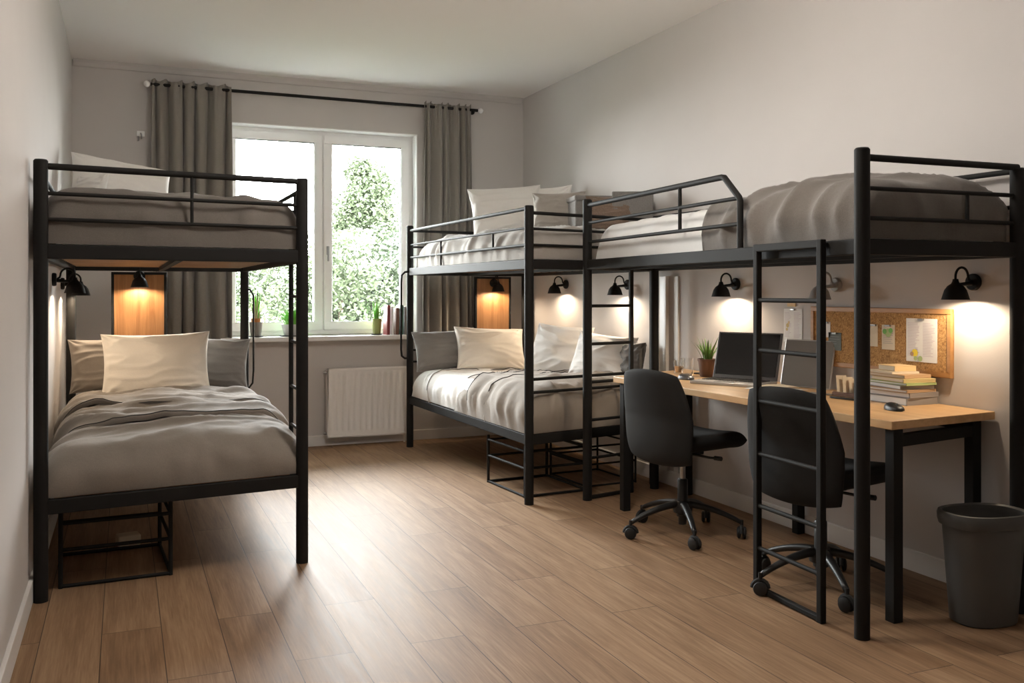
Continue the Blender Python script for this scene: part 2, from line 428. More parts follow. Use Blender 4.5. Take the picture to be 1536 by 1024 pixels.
# radiator
def radiator():
    x0, x1, z0, z1, y0, y1 = 1.455, 2.085, .075, .605, B_-.115, B_-.035
    r = world_thing('radiator', 'white ribbed panel radiator under the window', 'radiator', (x0, B_-.06, z0))
    rows = []
    n = 13*8
    for zi, (z, k) in enumerate([(z0+.012, 0), (z0+.045, 0), (z0+.055, 1), (z1-.055, 1), (z1-.045, 0), (z1-.012, 0)]):
        row = []
        for i in range(n+1):
            t = i/n; q = (t*13) % 1
            d = .007*k*(1 if .28 < q < .72 else (max(0, min(1, (q-.14)/.14)) if q < .5 else max(0, min(1, (.86-q)/.14))))
            row.append((x0+.014+(x1-x0-.028)*t, y0+.001+d, z))
        rows.append(row)
    wpart(MB().grid(rows), 'ribbed_panel', 'radiator', r, smooth='auto')
    fr = MB().box(((x0+x1)/2, y0+.006, z1-.008), (x1-x0, .014, .016)).box(((x0+x1)/2, y0+.006, z0+.008), (x1-x0, .014, .016))
    fr.box((x0+.008, y0+.006, (z0+z1)/2), (.016, .014, z1-z0)).box((x1-.008, y0+.006, (z0+z1)/2), (.016, .014, z1-z0))
    wpart(fr, 'panel_frame', 'radiator', r, bevel=.004)
    wpart(MB().box(((x0+x1)/2, y0+.035, (z0+z1)/2), (x1-x0-.02, .04, z1-z0-.02)), 'convector_body', 'radiator', r)
    for xs in (x0-.001, x1+.001): wpart(MB().box((xs, (y0+y1)/2, (z0+z1)/2), (.004, y1-y0, z1-z0-.03)), 'side_panel', 'radiator', r)
    g = MB()
    for i in range(40): g.box((x0+.01+(x1-x0-.02)*i/39, (y0+y1)/2+.004, z1-.003), (.004, y1-y0-.01, .006))
    wpart(g, 'top_grille', 'radiator', r)
    for z in (z0+.03, z1-.03):
        wpart(MB().tube([(x0-.02, y0+.04, z), (x0+.01, y0+.04, z)], .012).tube([(x0-.028, y0+.04, z), (x0-.012, y0+.04, z)], .008), 'valve', 'chrm', r, smooth='auto')
    wpart(MB().tube([(x1-.04, y0+.04, z0+.03), (x1-.01, y0+.04, z0+.02), (x1-.008, y0+.045, .04), (x1-.008, y0+.045, .0)], .008), 'pipe', 'radiator', r, smooth='auto')
    for x in (x0+.12, x1-.12): wpart(MB().box((x, (y1+B_)/2, (z0+z1)/2), (.03, B_-y1-.001+.01, .3)), 'wall_bracket', 'radiator', r)
radiator()

# ------------------------------------------------------------------ beds
ZU0, ZU1 = 1.330, 1.386      # upper frame
ZL0, ZL1 = .335, .392
PR = .0265
def bed(label, base, P, tops, lower=True, cat='bunk bed', name='bunk_bed'):
    r = world_thing(name, label, cat, (*base, 0))
    n = len(P)
    for (x, y), zt in zip(P, tops):
        m = MB().tube([(x, y, .0), (x, y, .004), (x, y, zt-.006), (x, y, zt)], [PR, PR, PR, PR-.005], 24)
        wpart(m, 'post', 'black', r, smooth='auto')
    for z0, z1 in ([(ZL0, ZL1)] if lower else []) + [(ZU0, ZU1)]:
        f = MB()
        for i in range(4):
            a, b_ = V((*P[i], 0)), V((*P[(i+1) % 4], 0)); d = (b_-a).normalized()
            a = a+d*.02; b_ = b_-d*.02
            f.bar((a.x, a.y, (z0+z1)/2), (b_.x, b_.y, (z0+z1)/2), .028, z1-z0)
        wpart(f, 'bed_frame', 'black', r, bevel=.004)
        s = MB()
        A, B2, C2, D = [V((*p, 0)) for p in P]
        for k in range(15):
            t = (k+.6)/15.2
            a = A.lerp(D, t); b_ = B2.lerp(C2, t); d = (b_-a).normalized(); a += d*.03; b_ -= d*.03
            s.bar((a.x, a.y, z0+.030), (b_.x, b_.y, z0+.030), .075, .014)
        wpart(s, 'slats', 'slat', r, bevel=.002)
        c = MB(); m0 = (A+B2)/2; m1 = (D+C2)/2
        c.bar((m0.x, m0.y, z0+.012), (m1.x, m1.y, z0+.012), .03, .02)
        wpart(c, 'centre_beam', 'black', r)
    return r
def guard(r, a, b_, zs, rr, verts=(), slope=None):
    """rails from plan point a to b_, zs heights"""
    g = MB()
    for z, q in zip(zs, rr):
        g.tube([(*a, z), (*b_, z)], q, 12)
    for t, z0, z1 in verts:
        x = a[0]+(b_[0]-a[0])*t; y = a[1]+(b_[1]-a[1])*t
        g.tube([(x, y, z0), (x, y, z1)], .007, 10)
    return wpart(g, 'guard_rail', 'black', r, smooth='auto')
def lerp2(a, b_, t): return (a[0]+(b_[0]-a[0])*t, a[1]+(b_[1]-a[1])*t)

# left bunk
PA = [(-.296, 4.02), (.732, 4.154), (.722, 6.19), (-.290, 6.13)]
A = bed('black metal bunk bed against the left wall', (.2, 5.1), PA, [1.715, 1.705, 1.70, 1.70])
guard(A, PA[0], PA[1], (1.690, 1.585, 1.484), (.013, .008, .008), [(.545, 1.484, 1.69)])
guard(A, PA[1], PA[2], (1.655, 1.575), (.010, .008), [(.09, 1.39, 1.655), (.55, 1.39, 1.655)])
guard(A, PA[3], PA[0], (1.655, 1.52), (.010, .008), [(.5, 1.39, 1.655)])
guard(A, PA[2], PA[3], (1.66, 1.52), (.010, .008), [])
guard(A, PA[2], PA[3], (.66, .75), (.008, .008), [])['label'] = 'low head rails'
la = wpart(MB().tube([(.729, 4.43, ZL0+.01), (.729, 4.43, ZU0+.01)], .011, 12), 'ladder', 'black', A, smooth='auto')
for z in (1.18, .97, .76, .58):
    g = MB().tube([(.732, 4.165, z), (.729, 4.43, z)], .0075, 10); g.v = [tuple(V(v)-V(A.location)) for v in g.v]
    g.build('rung', 'black', la, smooth='auto')
wpart(MB().tube([(.722, 6.175, 1.22), (.75, 6.12, 1.215), (.765, 6.09, 1.18), (.765, 6.085, .70), (.76, 6.09, .62), (.735, 6.15, .57), (.722, 6.185, .56)], .006, 10), 'grab_handle', 'black', A, smooth='auto')

# right bunk
PBk = [(2.115, 4.79), (3.06, 5.00), (3.06, 7.02), (2.05, 6.93)]
Bk = bed('black metal bunk bed in the far right corner', (2.55, 5.9), PBk, [1.69, 1.66, 1.70, 1.715])
guard(Bk, PBk[0], PBk[3], (1.675, 1.565, 1.468), (.011, .007, .009), [(.24, 1.468, 1.565), (.675, 1.39, 1.565)])
guard(Bk, PBk[0], PBk[1], (1.650, 1.560, 1.468), (.010, .008, .008), [])
guard(Bk, PBk[2], PBk[1], (1.65, 1.52), (.010, .008), [(.5, 1.39, 1.65)])
guard(Bk, PBk[3], PBk[2], (1.675, 1.55), (.010, .008), [])
guard(Bk, PBk[3], PBk[2], (.66, .75), (.008, .008), [])['label'] = 'low head rails'
guard(Bk, PBk[0], PBk[1], (.630, .705), (.009, .009), [])['label'] = 'low foot rails'
wpart(MB().tube([(2.05, 6.92, 1.36), (2.0, 6.90, 1.355), (1.972, 6.885, 1.33), (1.965, 6.88, 1.27), (1.965, 6.88, .76), (1.972, 6.885, .71), (2.0, 6.90, .69), (2.05, 6.92, .69)], .008, 10), 'grab_handle', 'black', Bk, smooth='auto')

# loft
PL = [(2.362, 2.49), (3.095, 2.47), (2.995, 4.885), (2.470, 4.760)]
Lf = bed('black metal loft bed standing over the desk', (2.7, 3.6), PL, [1.700, 1.665, 1.62, 1.735], lower=False, cat='loft bed', name='loft_bed')
guard(Lf, PL[0], PL[1], (1.668, 1.562, 1.458), (.0125, .008, .008), [(.66, 1.458, 1.562)])
guard(Lf, PL[1], PL[2], (1.655, 1.52), (.011, .008), [(.18, 1.39, 1.655), (.6, 1.39, 1.655)])
p3, p0 = PL[3], PL[0]
def lp(y): return p0[0]+(p3[0]-p0[0])*(y-p0[1])/(p3[1]-p0[1])
g = MB()
yA, yB = 3.345, 3.225
g.tube([(p3[0], p3[1], 1.70), (lp(yA+.02), yA+.02, 1.700), (lp(yA), yA, 1.697), (lp(yB+.006), yB+.006, 1.598), (lp(yB), yB, 1.585), (lp(yB), yB, ZU1-.01)], .0135, 14)
g.tube([(p3[0], p3[1], 1.598), (lp(yB), yB, 1.598)], .009).tube([(p3[0], p3[1], 1.488), (lp(yB), yB, 1.488)], .009)
g.tube([(lp(3.72), 3.72, 1.488), (lp(3.72), 3.72, 1.70)], .009)
wpart(g, 'guard_rail', 'black', Lf, smooth='auto')
ld = wpart(MB().bar((2.350, 3.049, 0.0), (2.350, 3.049, 1.392), .026, .026).bar((2.335, 2.663, 0.0), (2.335, 2.663, 1.392), .026, .026)
           .bar((2.350, 3.06, 1.376), (2.335, 2.652, 1.376), .026, .03).bar((2.350, 3.04, .014), (2.335, 2.67, .014), .024, .02), 'ladder', 'black', Lf, bevel=.004)
for z in (1.168, .968, .765, .553, .345, .175):
    g = MB().tube([(2.350, 3.049, z), (2.335, 2.663, z)], .009, 12); g.v = [tuple(V(v)-V(Lf.location)) for v in g.v]
    g.build('rung', 'black', ld, smooth='auto')
e0, e1 = (2.49, 4.765), (2.805, 4.838)
ld = wpart(MB().bar((e1[0], e1[1], 0), (e1[0], e1[1], 1.335), .024, .024).bar((e0[0], e0[1], .014), (e1[0], e1[1], .014), .02, .02), 'ladder', 'black', Lf, bevel=.004)
for z in (1.12, .90, .68, .46, .24):
    g = MB().tube([(*e0, z), (*e1, z)], .009, 12); g.v = [tuple(V(v)-V(Lf.location)) for v in g.v]
    g.build('rung', 'black', ld, smooth='auto')

# ------------------------------------------------------------------ bedding
def fbm(x, y, z=0): return noise.noise((x, y, z))
def prof(Ln, r0, r1, n=2.5, ds=.014):
    """[(distance, height factor)]; r None = open end"""
    out = []; K = 14
    e = 2/n
    if r0: out += [(r0*(1-math.cos(a)**e if a < PI/2 else r0*1/r0), math.sin(a)**e) for a in [PI/2*i/K for i in range(K)]]
    s, t = (r0 or 0), Ln-(r1 or 0)
    k = max(2, int((t-s)/ds)); out += [(s+(t-s)*i/k, 1) for i in range(k+1)]
    if r1: out += [(Ln-r1*(1-math.cos(a)**e), math.sin(a)**e) for a in reversed([PI/2*i/K for i in range(K)])]
    return out
def cover(name, label, cat, Q, z0, hh, fn, mat, rx=.16, ry=.18, open_far=None, open_near=None, crown=.02, side=None, ds=.014, group=None, edge=None, piping=None, parent=None):
    """Q: near-left, near-right, far-right, far-left plan corners"""
    Q = [V((*q, 0)) for q in Q]
    W = ((Q[1]-Q[0]).length+(Q[2]-Q[3]).length)/2; Ln = ((Q[3]-Q[0]).length+(Q[2]-Q[1]).length)/2
    U = prof(W, rx, rx, ds=ds); Vv = prof(Ln, None if open_near is not None else ry, None if open_far is not None else ry, ds=ds)
    if open_far is not None: Vv = [(y, z) for y, z in Vv if y <= open_far]
    if open_near is not None: Vv = [(y, z) for y, z in Vv if y >= open_near]
    rows = []
    for y, zy in Vv:
        row = []
        for x, zx in U:
            ye = y
            if edge:
                if open_near is not None: ye = y+edge(x/W)*max(0, 1-(y-open_near)/.30)
                elif open_far is not None: ye = y+edge(x/W)*max(0, 1-(open_far-y)/.30)
            p = Q[0].lerp(Q[1], x/W).lerp(Q[3].lerp(Q[2], x/W), ye/Ln)
            c = crown*math.sin(PI*x/W)*min(1, y/.5, (Ln-y)/.5)
            p.z = z0+(hh+c)*zx*zy; row.append(p)
        rows.append(row)
    nr, nc = len(rows), len(rows[0]); out = []
    for i in range(nr):
        o = []
        for j in range(nc):
            du = rows[i][min(j+1, nc-1)]-rows[i][max(j-1, 0)]; dv = rows[min(i+1, nr-1)][j]-rows[max(i-1, 0)][j]
            nrm = du.cross(dv)
            nrm = nrm.normalized() if nrm.length > 1e-9 else V((0, 0, 1))
            zf = U[j][1]*Vv[i][1]
            d = fn(U[j][0], Vv[i][0], W, Ln, rows[i][j].z-z0)*min(1, zf*2.2)
            q = rows[i][j]+nrm*d
            q.z = max(q.z, z0)
            o.append(q)
        out.append(o)
    # turned-under lip on open edges
    def lip(row, sgn):
        a = []; b_ = []
        for p in row: 
            dd = (Q[3]-Q[0]).normalized()*sgn
            a.append(p+dd*.008+V((0, 0, -.008))); b_.append(p+V((0, 0, -.026)))
        return [a, b_]
    if open_far is not None: out = out+lip(out[-1], 1)
    if open_near is not None: out = lip(out[0], -1)[::-1]+out
    ctr = (Q[0]+Q[1]+Q[2]+Q[3])/4; ctr.z = z0
    if parent:
        po_ = V(parent.location)
        o = MB().grid([[p-po_ for p in r_] for r_ in out]).build(name, mat, parent, smooth=True)
    else:
        o = MB().grid(out).build(name, mat, smooth=True, origin=ctr)
        tag(o, label, cat, group)
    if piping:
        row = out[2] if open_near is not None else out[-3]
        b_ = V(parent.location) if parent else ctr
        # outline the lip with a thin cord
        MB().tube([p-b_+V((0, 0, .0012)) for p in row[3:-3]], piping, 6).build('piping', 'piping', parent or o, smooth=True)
    return o
def ridged(x, y, s, fx, fy, p=5):
    n_ = noise.noise((x*fx+s, y*fy+s*1.7, s)); return (1-min(1, abs(n_)*2.2))**2.2 if p > 3 else (1-min(1, abs(n_)*1.6))**p
def step_fold(d, w, h):
    """a lapped layer: sharp rise at d=0 then slow fall over w"""
    if d < -.012: return 0
    if d < 0: return h*(1+d/.012)
    return h*math.exp(-d/w)
def wrink(seed, big=.012, fold=.014, fx=1.6, fy=5, ang=0, side=.0):
    ca, sa = math.cos(ang), math.sin(ang)
    def f(x, y, W, Ln, z):
        u, v = x*ca+y*sa, -x*sa+y*ca
        wp = .10*noise.noise((x*2.3+seed, y*2.3, z*2)); 
        d = big*noise.noise((x*2.2+seed, y*2.2, z*2.5+seed))
        d += fold*ridged(u+wp, v+wp*.7+z*.3, seed, fx, fy)
        d += fold*.5*ridged(u*1.3+wp, v*1.6-wp, seed+9, fx*2, fy*1.4, 6)
        # vertical gathers along the drop
        if side:
            ex = min(x, W-x, y)
            if ex < .22:
                s_ = (y if min(x, W-x) < y else x)
                d += side*(1-ex/.22)*noise.noise((s_*11+seed, z*3, seed))
        d += .003*noise.noise((x*16, y*16, seed+z*16))
        return d
    return f

def inset(P, a, b_, near, far):
    """shrink plan quad: a left, b_ right, near, far in metres"""
    Q = [V((*p, 0)) for p in P]
    ux = (Q[1]-Q[0]).normalized(); uy = (Q[3]-Q[0]).normalized(); uy2 = (Q[2]-Q[1]).normalized()
    r = [Q[0]+ux*a+uy*near, Q[1]-ux*b_+uy2*near, Q[2]-ux*b_-uy2*far, Q[3]+ux*a-uy*far]
    return [(v.x, v.y) for v in r]

def mattress(label, P, z, mat='sheet', h=.135, **kw):
    return cover('mattress', label, 'mattress', inset(P, .05, .05, .06, .05), z, h, wrink(40, .004, .003), mat, rx=.10, ry=.12, crown=.006, ds=.03, **kw)

# --- left bunk, lower
mattress('mattress on the lower left bunk, mostly under the greige duvet', PA, ZL1)
PAq = [(-.292, 4.045), (.722, 4.178), (.718, 6.16), (-.286, 6.1)]
IA = inset(PAq, -.005, -.03, -.02, .06)
wA = wrink(3, .020, .020, 1.2, 3.6, .15, .022)
dA = cover('duvet', 'greige duvet with lapped folds on the lower left bunk', 'duvet', IA, ZL1+.004, .185, wA, 'greige', rx=.17, ry=.20, open_far=1.92, crown=.022)
cover('folded_layer', '', '', IA, ZL1+.004, .198, lambda x, y, W, Ln, z: wA(x, y, W, Ln, z)+.022*ridged(x*.5, y*2+.3*x, 5, 1.2, 2.4, 4), 'greige', rx=.165, ry=.19, open_near=.62, crown=.022,
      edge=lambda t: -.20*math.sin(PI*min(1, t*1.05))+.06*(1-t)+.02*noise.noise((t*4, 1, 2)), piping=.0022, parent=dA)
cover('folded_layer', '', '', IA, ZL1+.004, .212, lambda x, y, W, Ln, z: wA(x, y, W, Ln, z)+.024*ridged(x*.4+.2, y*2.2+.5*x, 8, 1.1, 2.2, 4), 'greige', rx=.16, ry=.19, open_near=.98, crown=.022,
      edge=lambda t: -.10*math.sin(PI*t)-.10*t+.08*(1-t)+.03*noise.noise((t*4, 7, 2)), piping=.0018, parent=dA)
# --- left bunk, upper
mattress('mattress on the upper left bunk under the taupe duvet', PA, ZU1)
cover('duvet', 'dark taupe duvet on the upper left bunk', 'duvet', inset(PA, .008, -.002, .016, .05), ZU1+.004, .205, wrink(11, .020, .024, 1.0, 3.0, .45, .022), 'taupe', rx=.13, ry=.10, open_far=1.85, crown=.02)
# --- right bunk, lower
mattress('mattress on the lower right bunk with a white fitted sheet', PBk, ZL1)
w1 = wrink(21, .018, .024, 3.4, 1.4, .30, .034)
ww_ = wrink(27, .014, .020, 3.6, 1.3, .3, .026)
dW = cover('duvet', 'white duvet half covering the lower right bunk towards its head', 'duvet', inset(PBk, .004, .01, .02, .04), ZL1+.006, .185, ww_, 'white', rx=.13, ry=.12, open_near=.7, crown=.02)
IB = inset(PBk, -.012, -.002, -.004, .03)
cover('seam_layer', '', '', inset(PBk, .002, .01, .02, .04), ZL1+.006, .192, ww_, 'white', rx=.13, ry=.12, open_near=1.62, crown=.02,
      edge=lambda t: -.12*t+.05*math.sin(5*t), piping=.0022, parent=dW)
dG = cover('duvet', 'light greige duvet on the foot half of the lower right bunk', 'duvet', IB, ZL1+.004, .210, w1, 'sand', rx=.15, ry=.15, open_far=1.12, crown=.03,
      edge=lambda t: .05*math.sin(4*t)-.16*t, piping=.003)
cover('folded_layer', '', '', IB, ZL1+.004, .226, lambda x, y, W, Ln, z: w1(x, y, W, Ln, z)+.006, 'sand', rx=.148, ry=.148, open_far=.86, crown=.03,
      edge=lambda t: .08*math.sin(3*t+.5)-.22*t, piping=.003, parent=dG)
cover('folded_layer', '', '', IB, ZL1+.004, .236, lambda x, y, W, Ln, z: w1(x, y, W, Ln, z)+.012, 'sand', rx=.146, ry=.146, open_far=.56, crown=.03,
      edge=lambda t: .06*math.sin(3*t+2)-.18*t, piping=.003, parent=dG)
# --- right bunk, upper
mattress('mattress on the upper right bunk', PBk, ZU1)
cover('duvet', 'pale grey duvet on the upper right bunk', 'duvet', inset(PBk, .012, .01, .016, .03), ZU1+.004, .185, wrink(33, .016, .024, 3.0, 1.3, .25, .030), 'ltgrey', rx=.13, ry=.12, open_far=1.9, crown=.02)
# --- loft
mattress('mattress in a white fitted sheet on the loft bed', PL, ZU1+.002, h=.15)
PLq = inset(PL, .010, .016, .020, .020)
cover('bed_sheet', 'smooth white sheet on the far half of the loft bed', 'sheet', inset(PL, .038, .025, .03, .035), ZU1+.004, .192, wrink(51, .005, .004, 1, 3, .3, .006), 'sheet', rx=.12, ry=.10, open_near=.9, crown=.015)
w5 = wrink(55, .016, .030, 2.4, 1.6, .75, .014)
cover('duvet', 'dark taupe duvet on the near half of the loft bed', 'duvet', inset(PL, .034, .02, .03, .03), ZU1+.004, .205, lambda x, y, W, Ln, z: w5(x, y, W, Ln, z)+.012*max(0, 1-abs(y-.55)/.5), 'taupe', rx=.12, ry=.10, open_far=1.09, crown=.028)

# --- pillows
def pillow(label, base, size, tilt, yaw, roll=0, mat='white', seed=1, name='pillow', cat='pillow', k=.07, wr=1.0, sag=0):
    w, h, t = size; n = 56; top = []; bot = []
    for i in range(n+1):
        rt = []; rb = []
        for j in range(n+1):
            u = math.sin(PI/2*(2*j/n-1)); v = math.sin(PI/2*(2*i/n-1))
            x = w/2*u*(1-k*(1-v*v)**1.0); y = h/2*v*(1-k*1.3*(1-u*u))
            e = max(0, (1-u*u)*(1-v*v))
            th = t/2*(e**.46)
            # corner puckers
            rad = math.hypot(abs(u)-1, abs(v)-1); an = math.atan2(1-abs(v), 1-abs(u))
            pk = math.sin(an*9+seed)*math.exp(-rad*2.6)*.010*wr*min(1, e*40)
            wv = wr*(.013*noise.noise((u*1.5+seed, v*1.5, seed))+.010*ridged(u, v, seed, 1.2, 3.0, 5))*min(1, e*5)
            sg = -sag*t*(v)*.5*e
            rt.append((x, y, th+pk+wv+sg)); rb.append((x, y, -th*.9-pk-wv*.4+sg))
        top.append(rt); bot.append(rb)
    m = MB().grid(top); m.grid([r[::-1] for r in bot])
    R3 = Matrix.Rotation(yaw, 3, 'Z') @ Matrix.Rotation(PI/2-tilt, 3, 'X') @ Matrix.Rotation(roll, 3, 'Z')
    up = Matrix.Rotation(yaw, 3, 'Z') @ Matrix.Rotation(PI/2-tilt, 3, 'X') @ V((0, 1, 0))
    rr = h/2*abs(math.cos(roll))+w/2*abs(math.sin(roll))
    ctr = V(base)+up*rr
    o = m.build(name, mat, smooth=True); o.location = ctr; o.rotation_euler = R3.to_euler()
    o2 = MB()
    tag(o, label, cat)
    return o
rad = math.radians
# lower left
pillow('grey pillow in the back left corner of the lower left bunk', (-.045, 5.93, .61), (.50, .33, .13), rad(20), rad(2), rad(2), 'greige', 4)
pillow('grey pillow at the right of the lower left bunk head', (.46, 5.90, .60), (.52, .33, .13), rad(22), rad(-3), rad(-4), 'grey', 9)
pillow('large cream pillow in front on the lower left bunk', (.175, 5.70, .59), (.60, .39, .15), rad(20), rad(-2), rad(1), 'cream', 6)
# upper left
pillow('white pillow leaning on the head of the upper left bunk', (.02, 5.72, 1.60), (.56, .40, .14), rad(32), rad(14), rad(-9), 'white', 14)
pillow('small white pillow at the wall on the upper left bunk', (-.20, 5.62, 1.60), (.30, .26, .10), rad(12), rad(-60), 0, 'white', 2)
# lower right
pillow('pale grey pillow at the outer corner of the lower right bunk head', (2.26, 6.62, .60), (.50, .34, .13), rad(30), rad(-8), rad(3), 'grey', 5)
pillow('cream pillow under the oak headboard panel of the lower right bunk', (2.58, 6.50, .60), (.55, .36, .15), rad(30), rad(-6), rad(-3), 'cream', 7)
pillow('white pillow against the wall, middle of the lower right bunk', (2.80, 5.92, .60), (.50, .38, .15), rad(22), rad(-62), rad(-3), 'white', 8)
pillow('white pillow against the wall at the foot of the lower right bunk', (2.85, 5.36, .60), (.46, .33, .15), rad(22), rad(-60), rad(-5), 'white', 12)
pillow('grey crumpled cushion at the foot wall corner of the lower right bunk', (2.985, 5.21, .585), (.26, .30, .10), rad(10), rad(-80), 0, 'grey', 13, wr=2)
# upper right
pillow('large white pillow on the upper right bunk', (2.60, 6.25, 1.585), (.56, .42, .15), rad(24), rad(-16), rad(5), 'white', 16)
pillow('white pillow standing behind the large one on the upper right bunk', (2.86, 6.25, 1.585), (.42, .42, .11), rad(12), rad(-50), 0, 'white', 17)
pillow('light grey pillow against the felt box on the upper right bunk', (2.655, 5.52, 1.58), (.36, .30, .12), rad(18), rad(-28), rad(2), 'ltgrey', 18)
def softbox(label, c, d, rz):
    o = MB().box((0, 0, 0), d).build('storage_box', 'boxgrey', bevel=.018, seg=4); o.location = c; o.rotation_euler = (0, 0, rz)
    for p in o.data.polygons: p.use_smooth = False
    return tag(o, label, 'box')
sb = thing('storage_box', 'grey felt storage box on the wall side of the upper right bunk', 'box', (2.84, 5.41, 1.588), rad(-12))
MB().box((0, 0, .10), (.30, .30, .20)).build('box_body', 'boxgrey', sb, bevel=.012, seg=3)
MB().box((0, 0, .215), (.312, .312, .035)).build('lid', 'boxgrey', sb, bevel=.010, seg=3)
pillow('brown woven cushion beside the felt box on the upper right bunk', (2.86, 5.14, 1.585), (.36, .235, .11), rad(14), rad(-24), 0, 'brown', 19)
bb = MB().box((0, 0, .125), (.26, .022, .25)).build('backrest_board', 'boxgrey', bevel=.006); bb.location = (2.955, 5.075, 1.585); bb.rotation_euler = (rad(-4), 0, rad(-24))
tag(bb, 'dark grey board standing behind the brown cushion', 'board')

# headboard panels
def headpanel(label, x0, x1, y, z0, z1, bedroot, rz=0):
    w = x1-x0
    t = thing('headboard_panel', label, 'headboard panel', ((x0+x1)/2, y, z0), rz)
    MB().box((0, 0, (z1-z0)/2), (w-.03, .016, z1-z0-.02)).build('wood_panel', 'panel', t)
    f = MB()
    for s in (-1, 1): f.box((s*(w/2-.008), 0, (z1-z0)/2), (.016, .03, z1-z0))
    f.box((0, 0, z1-z0-.008), (w-.03, .03, .016)).box((0, 0, .008), (w-.03, .03, .016))
    f.build('panel_frame', 'black', t, bevel=.002)
    return t
headpanel('oak headboard panel in a black frame behind the lower left bunk', -.07, .252, 6.245, .42, 1.325, A)
headpanel('oak headboard panel in a black frame behind the lower right bunk', 2.640, 2.955, 7.075, .42, 1.325, Bk)

# ------------------------------------------------------------------ sconces
def make_sconce(label, mat='black', lit=True, power=4, goose=True):
    r = thing('wall_lamp', label, 'wall lamp')
    RX = Matrix.Rotation(PI/2, 3, 'X')
    MB().lathe([(0, 0), (.032, 0), (.034, .004), (.034, .014), (.030, .02), (0, .022)], 28, rot=RX).build('wall_mount', mat, r, smooth='auto')
    a = MB()
    if goose:
        pts = [(0, -.02, 0), (0, -.035, .012)]
        for i in range(13):
            t = PI*i/12; pts.append((0, -.072+.034*math.cos(t), .022+.036*math.sin(t)))
        pts.append((0, -.106, .0))
        a.tube(pts, .0048, 12)
    a.tube([(0, -.02, -.004), (0, -.05, -.008), (0, -.085, -.010)], [.010, .009, .007], 12)
    a.build('lamp_arm', mat, r, smooth='auto')
    s = MB().lathe([(.0, .012), (.010, .012), (.012, .002), (.016, -.006), (.030, -.016), (.041, -.032), (.047, -.052), (.0525, -.070), (.0505, -.070), (.045, -.052), (.039, -.033), (.028, -.019), (.012, -.010), (0, -.009)], 36, (0, -.106, 0))
    sh = s.build('lamp_shade', mat, r, smooth='auto')
    if lit:
        MB().lathe([(0, -.011), (.007, -.014), (.011, -.022), (.012, -.028), (.008, -.035), (0, -.037)], 20, (0, -.106, 0)).build('bulb', 'bulb', r, smooth=True)
        ld = bpy.data.lights.new('lamp_light', 'POINT'); ld.energy = power; ld.color = (1, .80, .58); ld.shadow_soft_size = .013
        lo = bpy.data.objects.new('lamp_light', ld); C.objects.link(lo); lo.parent = r; lo.location = (0, -.106, -.052)
    return r
def put(r, loc, rz, label=None):
    r.location = loc; r.rotation_euler = (0, 0, rz)
    if label: r['label'] = label
    return r
FILL_POWER = 205  # power of the added, unseen pendant that lifts the room brightness
PW = 3.9
s5 = put(make_sconce('black wall lamp nearest the camera, right of the cork board', power=PW), (R_, 2.70, 1.24), -PI/2)
for y, z, lb in ((4.26, 1.245, 'black wall lamp above the laptop'), (5.455, 1.25, 'black wall lamp seen through the far loft ladder'), (6.40, 1.26, 'black wall lamp above the pillows of the lower right bunk')):
    put(copytree(s5), (R_, y, z), -PI/2, lb)
put(make_sconce('pale grey unlit wall lamp half hidden by the near ladder', 'lampgrey', lit=False), (R_, 3.475, 1.235), -PI/2)
for y, z, lb in ((5.30, 1.265, 'black wall lamp on the left wall, the nearer of two'), (6.02, 1.25, 'black wall lamp on the left wall, behind its twin')):
    put(copytree(s5), (L_, y, z), PI/2, lb)
panel_pw = 4.2
sp = put(make_sconce('black lamp on the oak panel of the left bunk', power=panel_pw), (.092, 6.237, 1.30), 0)
put(copytree(sp), (2.80, 7.067, 1.275), 0, 'black lamp on the oak panel of the right bunk')

# ------------------------------------------------------------------ under-bed wire racks
def wire_rack(label, loc, rz, w, d, h, levels, r_=.008):
    t = thing('wire_rack', label, 'rack', loc, rz)
    for sx in (0, 1):
        for sy in (0, 1):
            MB().tube([(sx*w, sy*d, 0), (sx*w, sy*d, h)], r_, 10).build('leg', 'black', t, smooth='auto')
    for z in levels:
        f = MB()
        f.tube([(0, 0, z), (w, 0, z)], r_*.85, 10).tube([(0, d, z), (w, d, z)], r_*.85, 10).tube([(0, 0, z), (0, d, z)], r_*.85, 10).tube([(w, 0, z), (w, d, z)], r_*.85, 10)
        f.build('rack_frame', 'black', t, smooth='auto')
    return t
wire_rack('black wire rack under the left bunk', (-.235, 4.165, .0), rad(3), .42, .50, .315, (.008, .155, .262), .009)
g = MB().box((0, 0, 0), (.10, .08, .05)).build('small_box', 'papercream', bevel=.006); g.location = (.02, 4.75, .03); g.rotation_euler = (0, 0, .2)
tag(g, 'small cream box on the floor inside the left rack', 'box')
wire_rack('tall black wire rack under the right bunk, next to its front post', (2.16, 4.95, 0), rad(4), .42, .50, .300, (.008, .17, .27), .009)
wire_rack('low black wire rack under the right bunk foot, by the wall', (2.62, 5.06, 0), rad(4), .36, .45, .26, (.008, .14, .25), .007)

